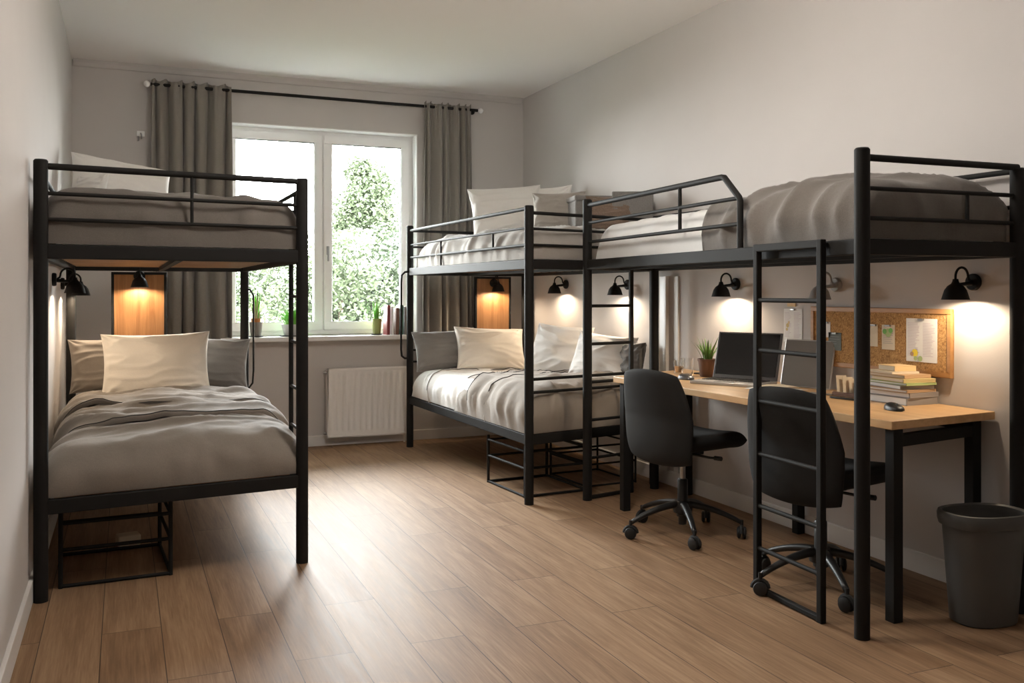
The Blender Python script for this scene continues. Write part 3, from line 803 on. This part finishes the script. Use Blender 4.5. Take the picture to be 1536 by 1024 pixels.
# ------------------------------------------------------------------ desk
ZD = .735
DK = world_thing('desk', 'long oak topped desk on black legs under the loft bed', 'desk', (2.8, 3.6, 0))
wpart(MB().prism([(2.548, 2.54), (3.136, 2.60), (3.136, 4.76), (2.495, 4.50)], ZD-.032, ZD), 'desktop', 'desk', DK, bevel=.003)
lt = ZD-.032
legs = [(2.590, 2.572), (3.085, 2.66), (3.085, 4.66), (2.545, 4.455), (3.10, 3.70)]
for x, y in legs: wpart(MB().bar((x, y, 0), (x, y, lt), .044, .044), 'leg', 'black', DK, bevel=.003)
fr = MB()
for a, b_ in ((0, 1), (2, 3)):
    fr.bar((*legs[a], lt-.045), (*legs[b_], lt-.045), .03, .045)
fr.bar((*legs[1], lt-.03), (*legs[2], lt-.03), .025, .04)
wpart(fr, 'crossbar', 'black', DK, bevel=.003)

# ------------------------------------------------------------------ office chair
def disc(w, h, t, b_, n=36, e6=4, seed=0):
    top = []; bot = []
    for i in range(n+1):
        r1 = []; r2 = []
        for j in range(n+1):
            u = math.sin(PI/2*(2*j/n-1)); v = math.sin(PI/2*(2*i/n-1))
            x = w/2*u*(1-b_+b_*math.sqrt(1-v*v/2)*1.0); y = h/2*v*(1-b_+b_*math.sqrt(1-u*u/2))
            q = t/2*max(0, (1-abs(u)**e6)*(1-abs(v)**e6))**.5
            r1.append(V((x, y, q))); r2.append(V((x, y, -q)))
        top.append(r1); bot.append(r2)
    return top, bot
def make_chair(label):
    """faces +X; origin on the floor below the column"""
    r = thing('office_chair', label, 'office chair')
    # back
    top, bot = disc(.46, .47, .05, .38, e6=8)
    def bend(p):
        w_ = p.x; hgt = p.y; th = p.z
        hz = .595+hgt
        x = -.195-.10*((hgt)/.46)*(1 if hgt > 0 else .2)+ .55*w_*w_+ th
        if hgt < -.1: x += 1.2*(hgt+.1)**2
        tw = 1-.12*max(0, hgt/.23)
        return V((x, w_*tw, hz))
    m = MB().grid([[bend(p) for p in rw] for rw in top]); m.grid([[bend(p) for p in rw][::-1] for rw in bot])
    m.build('backrest', 'fabric_black', r, smooth=True)
    # seat
    top, bot = disc(.46, .46, .085, .35, e6=10)
    def sb_(p):
        x, y, z = p.x, p.y, p.z
        return V((x+.03, y, .468+z+.35*y*y*1.0-1.1*max(0, x-.10)**2))
    m = MB().grid([[sb_(p) for p in rw] for rw in top]); m.grid([[sb_(p) for p in rw][::-1] for rw in bot])
    m.build('seat', 'fabric_black', r, smooth=True)
    MB().bar((-.17, 0, .415), (.10, 0, .415), .06, .02).build('seat_bracket', 'blackp', r, bevel=.003)
    MB().box((0, 0, .412), (.16, .14, .03)).build('tilt_mechanism', 'blackp', r, bevel=.006)
    MB().tube([(0, -.05, .405), (.02, -.16, .400), (.02, -.215, .404)], .006, 10).tube([(.02, -.195, .403), (.02, -.235, .405)], .011, 12).build('lever', 'blackp', r, smooth='auto')
    MB().tube([(0, .05, .405), (-.03, .15, .395), (-.03, .20, .398)], .005, 10).build('lever', 'blackp', r, smooth='auto')
    MB().tube([(0, 0, .27), (0, 0, .41)], .014, 18).build('gas_spring', 'chrm', r, smooth='auto')
    MB().lathe([(.030, .09), (.030, .13), (.026, .15), (.025, .27), (.021, .275), (0, .275)], 24).build('column', 'blackp', r, smooth='auto')
    MB().lathe([(0, .05), (.02, .05), (.022, .095), (.045, .11), (.05, .14), (.04, .165), (0, .168)], 28).build('hub', 'blackp', r, smooth='auto')
    for k in range(5):
        a = 2*PI*k/5+rad(20); ca, sa = math.cos(a), math.sin(a)
        secs = []
        for i in range(13):
            t = i/12; rr_ = .035+.245*t
            z = .150-.015*t-.055*t*t; ww = .022-.010*t; hh_ = .018-.006*t
            c = V((rr_*ca, rr_*sa, z)); sd = V((-sa, ca, 0))
            secs.append([c+sd*ww*math.cos(q)+V((0, 0, hh_*math.sin(q))) for q in [2*PI*j/12 for j in range(13)]])
        m = MB().grid(secs); m.add(secs[-1][:12], [tuple(range(12))])
        arm = m.build('base_arm', 'blackp', r, smooth=True)
        c = V((.285*ca, .285*sa, 0))
        ct = MB().tube([c+V((0, 0, .045)), c+V((0, 0, .09))], .008, 10)
        d = a+1.1*k+.4; ax = V((-math.sin(d), math.cos(d), 0)); 
        rt = V((0, 0, 1)).rotation_difference(ax).to_matrix()
        for s in (-1, 1):
            ct.lathe([(0, -.010), (.018, -.010), (.027, -.006), (.029, 0), (.027, .006), (.018, .010), (0, .010)], 20, c+V((0, 0, .0292))+ax*s*.013, rot=rt)
        hd = [c+V((0, 0, .030))+ V((math.cos(d), math.sin(d), 0))*math.cos(q)*.031+V((0, 0, math.sin(q)*.031)) for q in [PI*j/8 for j in range(9)]]
        ct.tube(hd, .009, 8)
        ct.build('caster', 'blackr', r, smooth='auto')
    return r
ch = make_chair('black office chair with curved back in front of the laptop')
put(ch, (2.56, 3.91, 0), rad(12))
c2 = put(copytree(ch), (2.61, 2.98, 0), rad(12), 'black office chair behind the near loft ladder')

# ------------------------------------------------------------------ waste bin
bn = thing('waste_bin', 'dark grey plastic waste bin at the right end of the desk', 'waste bin', (2.90, 2.455, 0), rad(-8))
def ov(mb, pr_, cap=True): return mb.lathe(pr_, 48, sx=1.0, sy=.74, sq=.8, cap=cap)
ov(MB(), [(0, 0), (.110, 0), (.118, .006), (.146, .375), (.142, .375), (.114, .012), (0, .012)]).build('bin_body', 'bin', bn, smooth='auto')
ov(MB(), [(.1445, .352), (.156, .355), (.161, .372), (.162, .392), (.158, .402), (.150, .404), (.1425, .398), (.1415, .376), (.1445, .352)], False).build('rim', 'bin', bn, smooth='auto')

# ------------------------------------------------------------------ desk items
def blades(n, hgt, w, spread, seed, zb=0, r0=.02, curve=.5):
    rnd = random.Random(seed); m = MB()
    for i in range(n):
        a = 2*PI*i/n+rnd.uniform(-.3, .3); l = hgt*rnd.uniform(.7, 1.1); sp = spread*rnd.uniform(.2, 1.0)
        rb = r0*rnd.uniform(.1, 1); rows = []
        ca, sa = math.cos(a), math.sin(a)
        for k in range(8):
            t = k/7; rr_ = rb+sp*(t**(1+curve)); z = zb+l*t*(1-.12*t*sp/hgt)
            ww = w*(1-t**2.2)*.5+.0004
            c = V((rr_*ca, rr_*sa, z)); sd = V((-sa, ca, 0)); nn = V((ca, sa, .3))
            rows.append([c-sd*ww, c-nn*ww*.35, c+sd*ww, c+nn*ww*.15, c-sd*ww])
        m.grid(rows)
    return m
pl = thing('potted_aloe', 'spiky green plant in a brown pot on the desk', 'potted plant', (2.965, 4.285, ZD))
MB().lathe([(0, 0), (.036, 0), (.040, .004), (.050, .085), (.053, .085), (.054, .098), (.049, .099), (.047, .085), (0, .083)], 36).build('plant_pot', 'terracotta', pl, smooth='auto')
MB().lathe([(0, .0865), (.046, .0855)], 24).build('soil', 'soil', pl)
blades(26, .135, .013, .075, 4, .082, .03).build('leaves', 'leaf', pl, smooth=True)

def tumbler(label, x, y, r_, h, fill=None):
    t = thing('drinking_glass', label, 'glass', (x, y, ZD))
    MB().lathe([(0, 0), (r_*.85, 0), (r_, h), (r_-.003, h), (r_*.85-.003, .006), (0, .006)], 32).build('glass_body', 'tumbler', t, smooth='auto')
    if fill: MB().lathe([(0, .0075), (r_*.85-.004, .0075), (r_*.93-.004, h*.55), (0, h*.55)], 28).build('drink', fill, t, smooth='auto')
    return t
tumbler('clear drinking glass beside the brown pot', 2.925, 4.42, .036, .095)
tumbler('smaller glass of amber drink at the far end of the desk', 2.93, 4.52, .028, .075, 'amber')
o = MB().lathe([(0, 0), (.04, 0), (.042, .003), (.04, .006), (0, .006)], 28).build('coaster', 'blackr', smooth='auto'); o.location = (3.03, 4.44, ZD); tag(o, 'dark round coaster behind the drinking glass', 'coaster')

def mouse(label, loc, rz, mat, top):
    t = thing('computer_mouse', label, 'computer mouse', loc, rz)
    rows = []
    for i in range(13):
        a = PI*i/12; row = []
        for j in range(17):
            q = PI*j/16
            row.append((-.05*math.cos(a), -.029*math.sin(a)**.6*math.cos(q), .003+.026*math.sin(a)**.7*math.sin(q)**.7*(1-.25*math.cos(a))))
        rows.append(row)
    MB().grid(rows).build('mouse_shell', top, t, smooth=True)
    MB().lathe([(0, 0), (.045, 0), (.048, .004), (0, .004)], 28, sy=.58).build('mouse_base', mat, t, smooth='auto')
    MB().tube([(-.028, 0, .021), (-.018, 0, .0255)], .004, 10).build('scroll_wheel', 'blackr', t)
    return t
mouse('grey mouse on the desk left of the laptop', (2.765, 4.19, ZD), rad(100), 'blackr', 'laptop')
mouse('black mouse near the front right of the desk', (2.80, 2.78, ZD), rad(75), 'blackr', 'blackp')
o = MB().tube([(2.79, 4.11, ZD+.005), (2.80, 4.07, ZD+.006), (2.81, 4.045, ZD+.005)], .0045, 8).build('cable', 'blackr', smooth='auto'); tag(o, 'short black cable end between mouse and laptop', 'cable')

# laptop
lx = thing('laptop', 'open laptop with black screen on the desk', 'laptop', (2.855, 3.90, ZD), rad(-63))
MB().box((0, 0, .008), (.36, .25, .016)).build('laptop_base', 'laptopsilver', lx, bevel=.005, seg=3)
k = MB()
for r_i in range(5):
    for c_i in range(14): k.box((-.15+c_i*.0231, .075-r_i*.024, .0175), (.019, .019, .003))
k.build('keyboard', 'blackp', lx)
MB().box((0, -.085, .0165), (.10, .055, .0015)).build('trackpad', 'laptop', lx)
sc = MB().box((0, 0, .125), (.36, .007, .25)); 
so = sc.build('screen_lid', 'laptop', lx, bevel=.003); so.location = (0, .125, .014); so.rotation_euler = (rad(-17), 0, 0)
dp = MB().box((0, -.0045, .130), (.335, .002, .222)).build('display', 'screen', so)

tb = thing('tablet', 'grey flat panel leaning on the wall behind the laptop', 'tablet', (3.055, 3.60, ZD), rad(-75))
MB().box((0, 0, .118), (.28, .008, .236)).build('tablet_body', 'laptopsilver', tb, bevel=.003)
MB().box((0, -.005, .118), (.268, .002, .224)).build('tablet_face', 'tablet', tb)
for ch_ in tb.children: ch_.rotation_euler = (rad(-12), 0, 0)

def sheet_(label, pts, z, mat='paper', name='paper', cat='paper', lines=0):
    m = MB(); n = 10; rows = []
    a, b_, c, d = [V((*p, 0)) for p in pts]
    for i in range(n+1):
        rw = []
        for j in range(n+1):
            p = a.lerp(b_, j/n).lerp(d.lerp(c, j/n), i/n); p.z = z+.002+.004*abs(noise.noise((p.x*9, p.y*9, z*50))); rw.append(p)
        rows.append(rw)
    o = m.grid(rows).build(name, mat, smooth=True); md = o.modifiers.new('t', 'SOLIDIFY'); md.thickness = .0008
    tag(o, label, cat); return o
sheet_('loose white paper on the desk in front of the grey panel, underneath', [(2.76, 3.68), (2.76, 3.46), (2.99, 3.50), (2.97, 3.74)], ZD, 'paper')
sheet_('loose cream paper lying on top of the white one', [(2.85, 3.76), (2.83, 3.60), (2.98, 3.55), (3.02, 3.72)], ZD+.007, 'papercream')

# letter holder with envelopes, pens, leaf
def lean_card(label, loc, rz, w, h, tilt, mat, name='envelope', cat='envelope'):
    o = MB().box((0, 0, h/2), (w, .003, h)).build(name, mat); o.location = loc; o.rotation_euler = (tilt, 0, rz); tag(o, label, cat); return o
lh = thing('letter_holder', 'small dark letter tray on the desk behind the near post', 'tray', (2.99, 3.20, ZD), rad(-80))
MB().box((0, 0, .004), (.17, .08, .008)).build('tray_base', 'bbrown', lh, bevel=.002)
MB().box((0, .037, .018), (.17, .006, .02)).box((0, -.037, .014), (.17, .006, .012)).build('tray_wall', 'bbrown', lh)
for i in range(4):
    lean_card(['cream envelope leaning at the left of the letter tray', 'cream envelope second from the left in the letter tray', 'cream envelope third from the left in the letter tray', 'cream envelope at the right of the letter tray'][i], (2.965+.012*i, 3.245-.026*i, ZD+.009), rad(-25), .045, .085-.006*i, rad(-14), 'papercream')
def pen(label, p, q, mat, r_=.004):
    o = MB().tube([p, V(p).lerp(V(q), .06), V(p).lerp(V(q), .94), q], [.001, r_, r_, r_*.8], 10).build('pen', mat, smooth='auto'); tag(o, label, 'pen'); return o
pen('black pen on the desk nearest the camera', (2.86, 3.21, ZD+.005), (2.89, 3.06, ZD+.005), 'blackp', .005)
pen('grey pen on the desk left of the letter tray', (2.90, 3.38, ZD+.005), (2.93, 3.27, ZD+.005), 'chrm', .004)
pen('yellow pencil on the desk beside the leafy sprig', (3.02, 3.10, ZD+.005), (3.00, 2.97+.12, ZD+.0055), 'yellow', .004)
sp_ = thing('leaf_sprig', 'small dark green leafy sprig on the desk left of the books', 'plant', (3.03, 3.12, ZD))
m = MB()
for k, (dx, dy, dz, w) in enumerate([(.01, -.02, .075, .02), (-.02, .02, .05, .018), (.02, .04, .03, .02), (-.03, -.05, .02, .02), (.0, -.08, .012, .018)]):
    p = V((0, 0, .006)); q = V((dx, dy, dz)); d = q-p; sd = d.cross(V((1, .3, .2))).normalized()
    m.grid([[p+d*t-sd*w*math.sin(PI*t**.8)*.5-V((0, 0, 0)), p+d*t+V((0, 0, .002)), p+d*t+sd*w*math.sin(PI*t**.8)*.5] for t in [i/8 for i in range(9)]])
m.build('leaves', 'leaf', sp_, smooth=True)
MB().tube([(0, -.07, .005), (0, 0, .006), (0, .04, .005)], .003, 8).build('stem', 'bark', sp_)

# book stack
BK = [(.23, .17, .030, 'papergrey', 'thick grey covered book at the bottom of the stack'),
      (.235, .165, .020, 'papergrey', 'grey covered book second from the bottom of the stack'),
      (.225, .165, .012, 'paperorange', 'thin orange booklet third from the bottom of the stack'),
      (.22, .16, .016, 'papergrey', 'grey folder fourth from the bottom of the stack'),
      (.225, .155, .010, 'papergreen', 'bright green folder in the middle of the stack'),
      (.21, .155, .016, 'papery', 'yellow edged folder above the green one'),
      (.20, .145, .014, 'paperorange', 'tan booklet third from the top of the stack'),
      (.16, .13, .010, 'papercream', 'cream notebook second from the top of the stack'),
      (.12, .10, .022, 'tape', 'small tan notepad on top of the stack')]
z = ZD; rb = random.Random(5)
for i, (w, d, h, mt, lb) in enumerate(BK):
    t = thing('book', lb, 'book', (3.035+rb.uniform(-.008, .008)-(.012 if i > 6 else 0), 2.975+rb.uniform(-.008, .008)+(.02 if i > 6 else 0), z), rad(-90+rb.uniform(-7, 7)-4))
    c = .0022
    # covers open at the front (-y) and left (-x); spine along +x
    MB().box((0, 0, c/2), (w, d, c)).box((0, 0, h-c/2), (w, d, c)).box((w/2-c/2, 0, h/2), (c, d, h-2*c)).build('cover', mt, t, bevel=.0006)
    MB().box((-.003, 0, h/2), (w-.010, d-.006, h-2*c-.0004)).build('pages', 'paper' if i < 5 else 'papercream', t)
    z += h+.0008

# cork board
cb = world_thing('cork_board', 'wood framed cork board on the right wall above the desk', 'notice board', (R_, 3.22, .84))
y0, y1, z0, z1 = 2.800, 3.640, .845, 1.130
wpart(MB().box((R_-.008, (y0+y1)/2, (z0+z1)/2), (.012, y1-y0-.03, z1-z0-.03)), 'cork_sheet', 'cork', cb)
f = MB(); w = .022
f.box((R_-.010, (y0+y1)/2, z1-w/2), (.02, y1-y0, w)).box((R_-.010, (y0+y1)/2, z0+w/2), (.02, y1-y0, w)).box((R_-.010, y0+w/2, (z0+z1)/2), (.02, w, z1-z0-2*w)).box((R_-.010, y1-w/2, (z0+z1)/2), (.02, w, z1-z0-2*w))
wpart(f, 'board_frame', 'corkframe', cb, bevel=.003)
XF = R_-.0145
def pinned(label, yc, zc, w, h, mat='paper', x=XF-.001, lines=0, deco=None, pin='chrm', name='pinned_note', cat='note', tl=0):
    t = thing(name, label, cat, (x, yc, zc))
    MB().box((0, 0, 0), (.0012, w, h)).build('sheet', mat, t)
    if lines:
        m = MB(); rr = random.Random(int(yc*1000))
        cols = 2 if w > .13 else 1
        for c_ in range(cols):
            for i in range(lines):
                ln = (w/cols*.78)*rr.uniform(.6, 1); yy = w/2-(c_+.1)*w/cols-ln/2
                m.box((-.0010, yy, h/2-.02-(h-.04)*i/lines), (.0006, ln, .0016))
        m.build('written_lines', 'ink' if cols == 1 else 'inkp', t)
    if deco:
        for (dy, dz, s, mt) in deco:
            MB().lathe([(0, 0), (s, 0)], 9, (-.0014-.0004*deco.index((dy, dz, s, mt)), dy, dz), rot=Matrix.Rotation(-PI/2, 3, 'Y')).build('doodle', mt, t)
    MB().box((-.004, 0, h/2-.004), (.008, .03, .008)).build('clip', pin, t, bevel=.001)
    return t
pinned('white two column timetable sheet with a yellow doodle on the cork board', 2.955, .995, .165, .185, lines=22, deco=[(.035, -.055, .017, 'yellow'), (.05, -.06, .010, 'paperorange'), (.005, -.078, .012, 'papergreen'), (.03, -.078, .010, 'papergreen')])
pinned('small cream and green picture card on the cork board', 3.14, 1.00, .075, .11, 'papercream', lines=8, deco=[(.0, .02, .02, 'papergreen'), (-.015, .03, .012, 'grass'), (.02, .025, .012, 'grass')])
pinned('narrow pale card next to the near bed post on the cork board', 3.225, 1.005, .045, .10, 'papercream')
pinned('slate grey square card on the cork board', 3.475, .965, .085, .085, 'slate', lines=4)
pinned('small white card above the slate grey one', 3.535, 1.02, .06, .075, 'paper')
pinned('white sheet of notes clipped to the wall left of the cork board', 3.79, 1.03, .14, .17, 'paper', x=R_-.002, lines=18, deco=[(.04, .0, .012, 'papery'), (.045, -.02, .008, 'papery'), (.03, .015, .007, 'tape')], name='wall_note')
o = MB().box((0, 0, 0), (.006, .06, .018)).build('masking_tape', 'tape'); o.location = (R_-.003, 3.80, 1.135); tag(o, 'strip of tan tape above the wall note', 'tape')

# ------------------------------------------------------------------ window sill items
ZS = .862
def potplant(label, x, y, r_, h, pot, leafm, n, lh_, lw, sp, seed, inner=None, sx=1, saucer=True):
    t = thing('potted_plant', label, 'potted plant', (x, y, ZS))
    zz = 0
    if saucer:
        MB().lathe([(0, 0), (r_*1.05, 0), (r_*1.15, .006), (0, .006)], 30, sx=sx).build('saucer', 'blackr', t, smooth='auto'); zz = .0065
    MB().lathe([(0, zz), (r_*.72, zz), (r_*.76, zz+.004), (r_, zz+h), (r_-.004, zz+h), (r_-.008, zz+h-.012), (0, zz+h-.013)], 32, sx=sx).build('plant_pot', pot, t, smooth='auto')
    top = zz+h
    if inner:
        MB().lathe([(r_*.66, zz+h-.012), (r_*.72, zz+h+.028), (r_*.66, zz+h+.028), (r_*.6, zz+h-.01), (r_*.66, zz+h-.012)], 28, cap=False).build('inner_pot', inner, t, smooth='auto'); top += .02
    m = blades(n, lh_, lw, sp, seed, top-.012, r_*.7, .3)
    if sx != 1: m.v = [(v[0]*sx, v[1], v[2]) for v in m.v]
    m.build('leaves', leafm, t, smooth=True)
    return t
pp = potplant('striped reed plant in a grey brown pot at the left end of the sill', .925, 7.215, .050, .105, 'potgrey', 'reed', 16, .20, .012, .05, 3, 'orangeclay')
blades(9, .24, .02, .06, 12, .12, .02, .2).build('green_leaves', 'grass', pp, smooth=True)
potplant('wide pale grey planter of bright green grass on the sill', 1.205, 7.215, .062, .085, 'potwhite', 'grass', 170, .125, .006, .07, 21, None, 1.5)
potplant('olive green pot with upright grassy leaves at the right of the sill', 1.86, 7.215, .040, .12, 'potgreen', 'grass', 20, .16, .014, .035, 31)
for i, (mt, lb) in enumerate([('red', 'dark red book standing beside the olive pot on the sill'), ('paper', 'slim white book standing second from the olive pot'), ('bbrown', 'brown book standing third from the olive pot'), ('green', 'dark green book at the right end of the sill books'), ('papergrey', 'slim grey book beside the bed handle')]):
    t = thing('book', lb, 'book', (1.935+i*.036, 7.20, ZS), rad(2))
    h = .235-.012*(i % 3); w = (.022, .014, .026, .024, .014)[i]
    MB().box((-w/2+.0015, 0, h/2), (.003, .11, h)).box((w/2-.0015, 0, h/2), (.003, .11, h)).box((0, -.0535, h/2), (w-.006, .003, h)).build('cover', mt, t)
    MB().box((0, .001, h/2), (w-.007, .104, h-.008)).build('pages', 'papercream', t)
    for ch_ in t.children: ch_.rotation_euler = (0, rad((2, -1, 3, 1, -2)[i])*.5, 0)

# ------------------------------------------------------------------ added pendant, unseen above the frame, brightens the room
clx = thing('added_fill_pendant', 'added white globe pendant out of view, fill light for the room', 'added fill light', (1.40, 3.1, H_))
MB().lathe([(0, -.001), (.06, -.001), (.055, -.03), (0, -.032)], 32).build('fill_rose', 'trim', clx, smooth='auto')
MB().tube([(0, 0, -.03), (0, 0, -.30)], .004, 8).build('cord', 'blackp', clx, smooth='auto')
MB().lathe([(0, -.27), (.03, -.275), (.035, -.30), (0, -.31)], 24).build('fill_holder', 'black', clx, smooth='auto')
MB().lathe([(.13*math.sin(PI*k/16), -.43+.13*math.cos(PI*k/16)) for k in range(17)], 32).build('fill_globe', 'fillglow', clx, smooth=True)
al = bpy.data.lights.new('added_fill_light', 'POINT'); al.shadow_soft_size = .14; al.energy = FILL_POWER; al.color = (1, .94, .87)  # added fill, supplements the daylight and wall lamps
ao = bpy.data.objects.new('added_fill_light', al); C.objects.link(ao); ao.parent = clx; ao.location = (0, 0, -.43)

# ------------------------------------------------------------------ outside
o = MB().box((3, 40, -3.05), (120, 64, .1)).build('ground', 'lawn'); o['kind'] = 'structure'
LS = .72
def tree(x, y, top, rad_, seed, mat, label, conical=False, n=24000, name='tree'):
    rnd = random.Random(seed); zb = -3.0; hgt = top-zb
    t = thing(name, label, 'tree', (x, y, zb), 0, None)
    m = MB(); blobs = []
    for i in range(34):
        f_ = .40+.6*(i+rnd.random())/34 if not conical else .40+.62*(i+rnd.random())/34; 
        rr_ = rad_*((1-f_*.86) if conical else math.sin(PI*min(.97, max(.12, f_*.9)))**.6)
        a = rnd.uniform(0, 2*PI); q = rr_*rnd.uniform(.2, .85)
        blobs.append((V((q*math.cos(a), q*math.sin(a), hgt*f_-.3)), rnd.uniform(.28, .5)*(rad_*.9)*(1-.5*f_ if conical else 1)))
    vs = []; fs = []
    for i in range(n):
        c, br = blobs[rnd.randrange(len(blobs))]
        d = V((rnd.gauss(0, 1), rnd.gauss(0, 1), rnd.gauss(0, 1))).normalized()*br*rnd.uniform(.35, 1.15)
        p = c+d
        if p.z > hgt: p.z = hgt-rnd.uniform(0, .4)
        if p.z < .1: p.z = .1+rnd.uniform(0, .3)
        s = rnd.uniform(.045, .10)*LS; e = Euler((rnd.uniform(-1, 1), rnd.uniform(-1, 1), rnd.uniform(0, 6.28))).to_matrix()
        o_ = len(vs)
        vs += [p+e@V((-s, 0, 0)), p+e@V((0, -s*.5, s*.1)), p+e@V((s, 0, 0)), p+e@V((0, s*.5, s*.1))]; fs.append((o_, o_+1, o_+2, o_+3))
    me = bpy.data.meshes.new('foliage'); me.from_pydata(vs, [], fs); me.materials.append(M[mat])
    ob = bpy.data.objects.new('foliage', me); C.objects.link(ob); ob.parent = t
    MB().tube([(0, 0, 0), (.03, .02, hgt*.4), (0, 0, hgt*.85)], [.14, .09, .03], 10).build('trunk', 'bark', t, smooth='auto')
    return t
tree(5.15, 21.0, 4.3, 2.5, 1, 'tree1', 'tall pointed tree outside, highest in the right pane', True, 42000)
tree(3.7, 17.0, 2.3, 1.9, 2, 'tree1', 'rounded tree outside at the left edge of the right pane')
tree(5.7, 17.5, 2.6, 2.0, 3, 'tree2', 'darker broad tree outside at the right edge of the right pane')
tree(2.2, 19.0, 1.9, 2.1, 5, 'tree1', 'bushy tree outside at the left of the left pane')
tree(3.35, 12.8, .85, 1.3, 6, 'tree2', 'dark green bush outside low at the left of the right pane', False, 11000, 'bush')
tree(1.5, 14.0, 1.0, 1.5, 7, 'tree1', 'green bush outside behind the sill plants', False, 11000, 'bush')
tree(9.6, 22.0, 3.6, 2.0, 9, 'tree1', 'tree outside beyond the right curtain', False, 7000)
tree(-1.4, 21.0, 2.2, 2.0, 10, 'tree1', 'tree outside beyond the left curtain', False, 7000)
tree(7.6, 27.0, 3.6, 2.6, 12, 'tree1', 'distant tree outside behind the darker broad tree', False, 9000)
tree(3.6, 27.0, 2.7, 2.8, 13, 'tree1', 'distant tree outside seen between bed post and mullion', False, 9000)

# ------------------------------------------------------------------ world, lights, camera
w = bpy.data.worlds.new('World'); bpy.context.scene.world = w; w.use_nodes = True
nt = w.node_tree; bg = nt.nodes['Background']
tc = N(nt, 'ShaderNodeTexCoord'); sx = N(nt, 'ShaderNodeSeparateXYZ'); nt.links.new(tc.outputs['Generated'], sx.inputs[0])
r = ramp(nt, [(.0, (.80, .80, .78)), (.5, (1.0, 1.0, .99)), (1, (.90, .95, 1.0))])
mr = N(nt, 'ShaderNodeMapRange'); mr.inputs['From Min'].default_value = -1
nt.links.new(sx.outputs['Z'], mr.inputs['Value']); nt.links.new(mr.outputs['Result'], r.inputs['Fac']); nt.links.new(r.outputs['Color'], bg.inputs['Color'])
bg.inputs['Strength'].default_value = 26.0
pa = bpy.data.lights.new('window_portal', 'AREA'); pa.shape = 'RECTANGLE'; pa.size = wx1-wx0; pa.size_y = wz1-wz0; pa.cycles.is_portal = True
po = bpy.data.objects.new('window_portal', pa); C.objects.link(po); po.location = ((wx0+wx1)/2, B_+.27, (wz0+wz1)/2); po.rotation_euler = (-PI/2, 0, 0)

cam = bpy.data.cameras.new('camera'); co = bpy.data.objects.new('camera', cam); C.objects.link(co)
co.location = (0, 0, 1.2); co.rotation_euler = (PI/2, 0, rad(-22.77))
cam.sensor_width = 36; cam.lens = 1388.4/1536*36; cam.shift_y = -(512-438)/1536; cam.clip_start = .05; cam.clip_end = 300
S = bpy.context.scene; S.camera = co
S.view_settings.view_transform = 'Standard'; S.view_settings.look = 'None'; S.view_settings.gamma = 1; S.view_settings.use_curve_mapping = False
S.view_settings.exposure = 1.10

# ------------------------------------------------------------------ groups of repeats
GR = {'pillow': 'pillows on the bunks', 'duvet': 'duvets on the beds', 'mattress': 'mattresses on the bed frames', 'wall_lamp': 'wall lamps under the upper beds',
      'office_chair': 'office chairs at the desk', 'curtain': 'grey curtains at the window', 'wire_rack': 'wire racks under the bunks', 'envelope': 'envelopes in the letter tray',
      'pen': 'pens on the desk', 'pinned_note': 'notes on the cork board', 'tree': 'trees outside the window', 'bush': 'bushes outside the window', 'potted_plant': 'potted plants on the window sill',
      'bunk_bed': 'black metal bunk beds', 'headboard_panel': 'oak headboard panels', 'computer_mouse': 'mice on the desk', 'drinking_glass': 'glasses on the desk', 'paper': 'loose papers on the desk'}
for ob in list(C.objects):
    if ob.parent is None and 'label' in ob:
        k = ob.name.split('.')[0]
        if k in GR: ob['group'] = GR[k]
        if k == 'book': ob['group'] = 'books on the window sill' if ob.location.y > 6 else 'books and folders stacked on the desk'
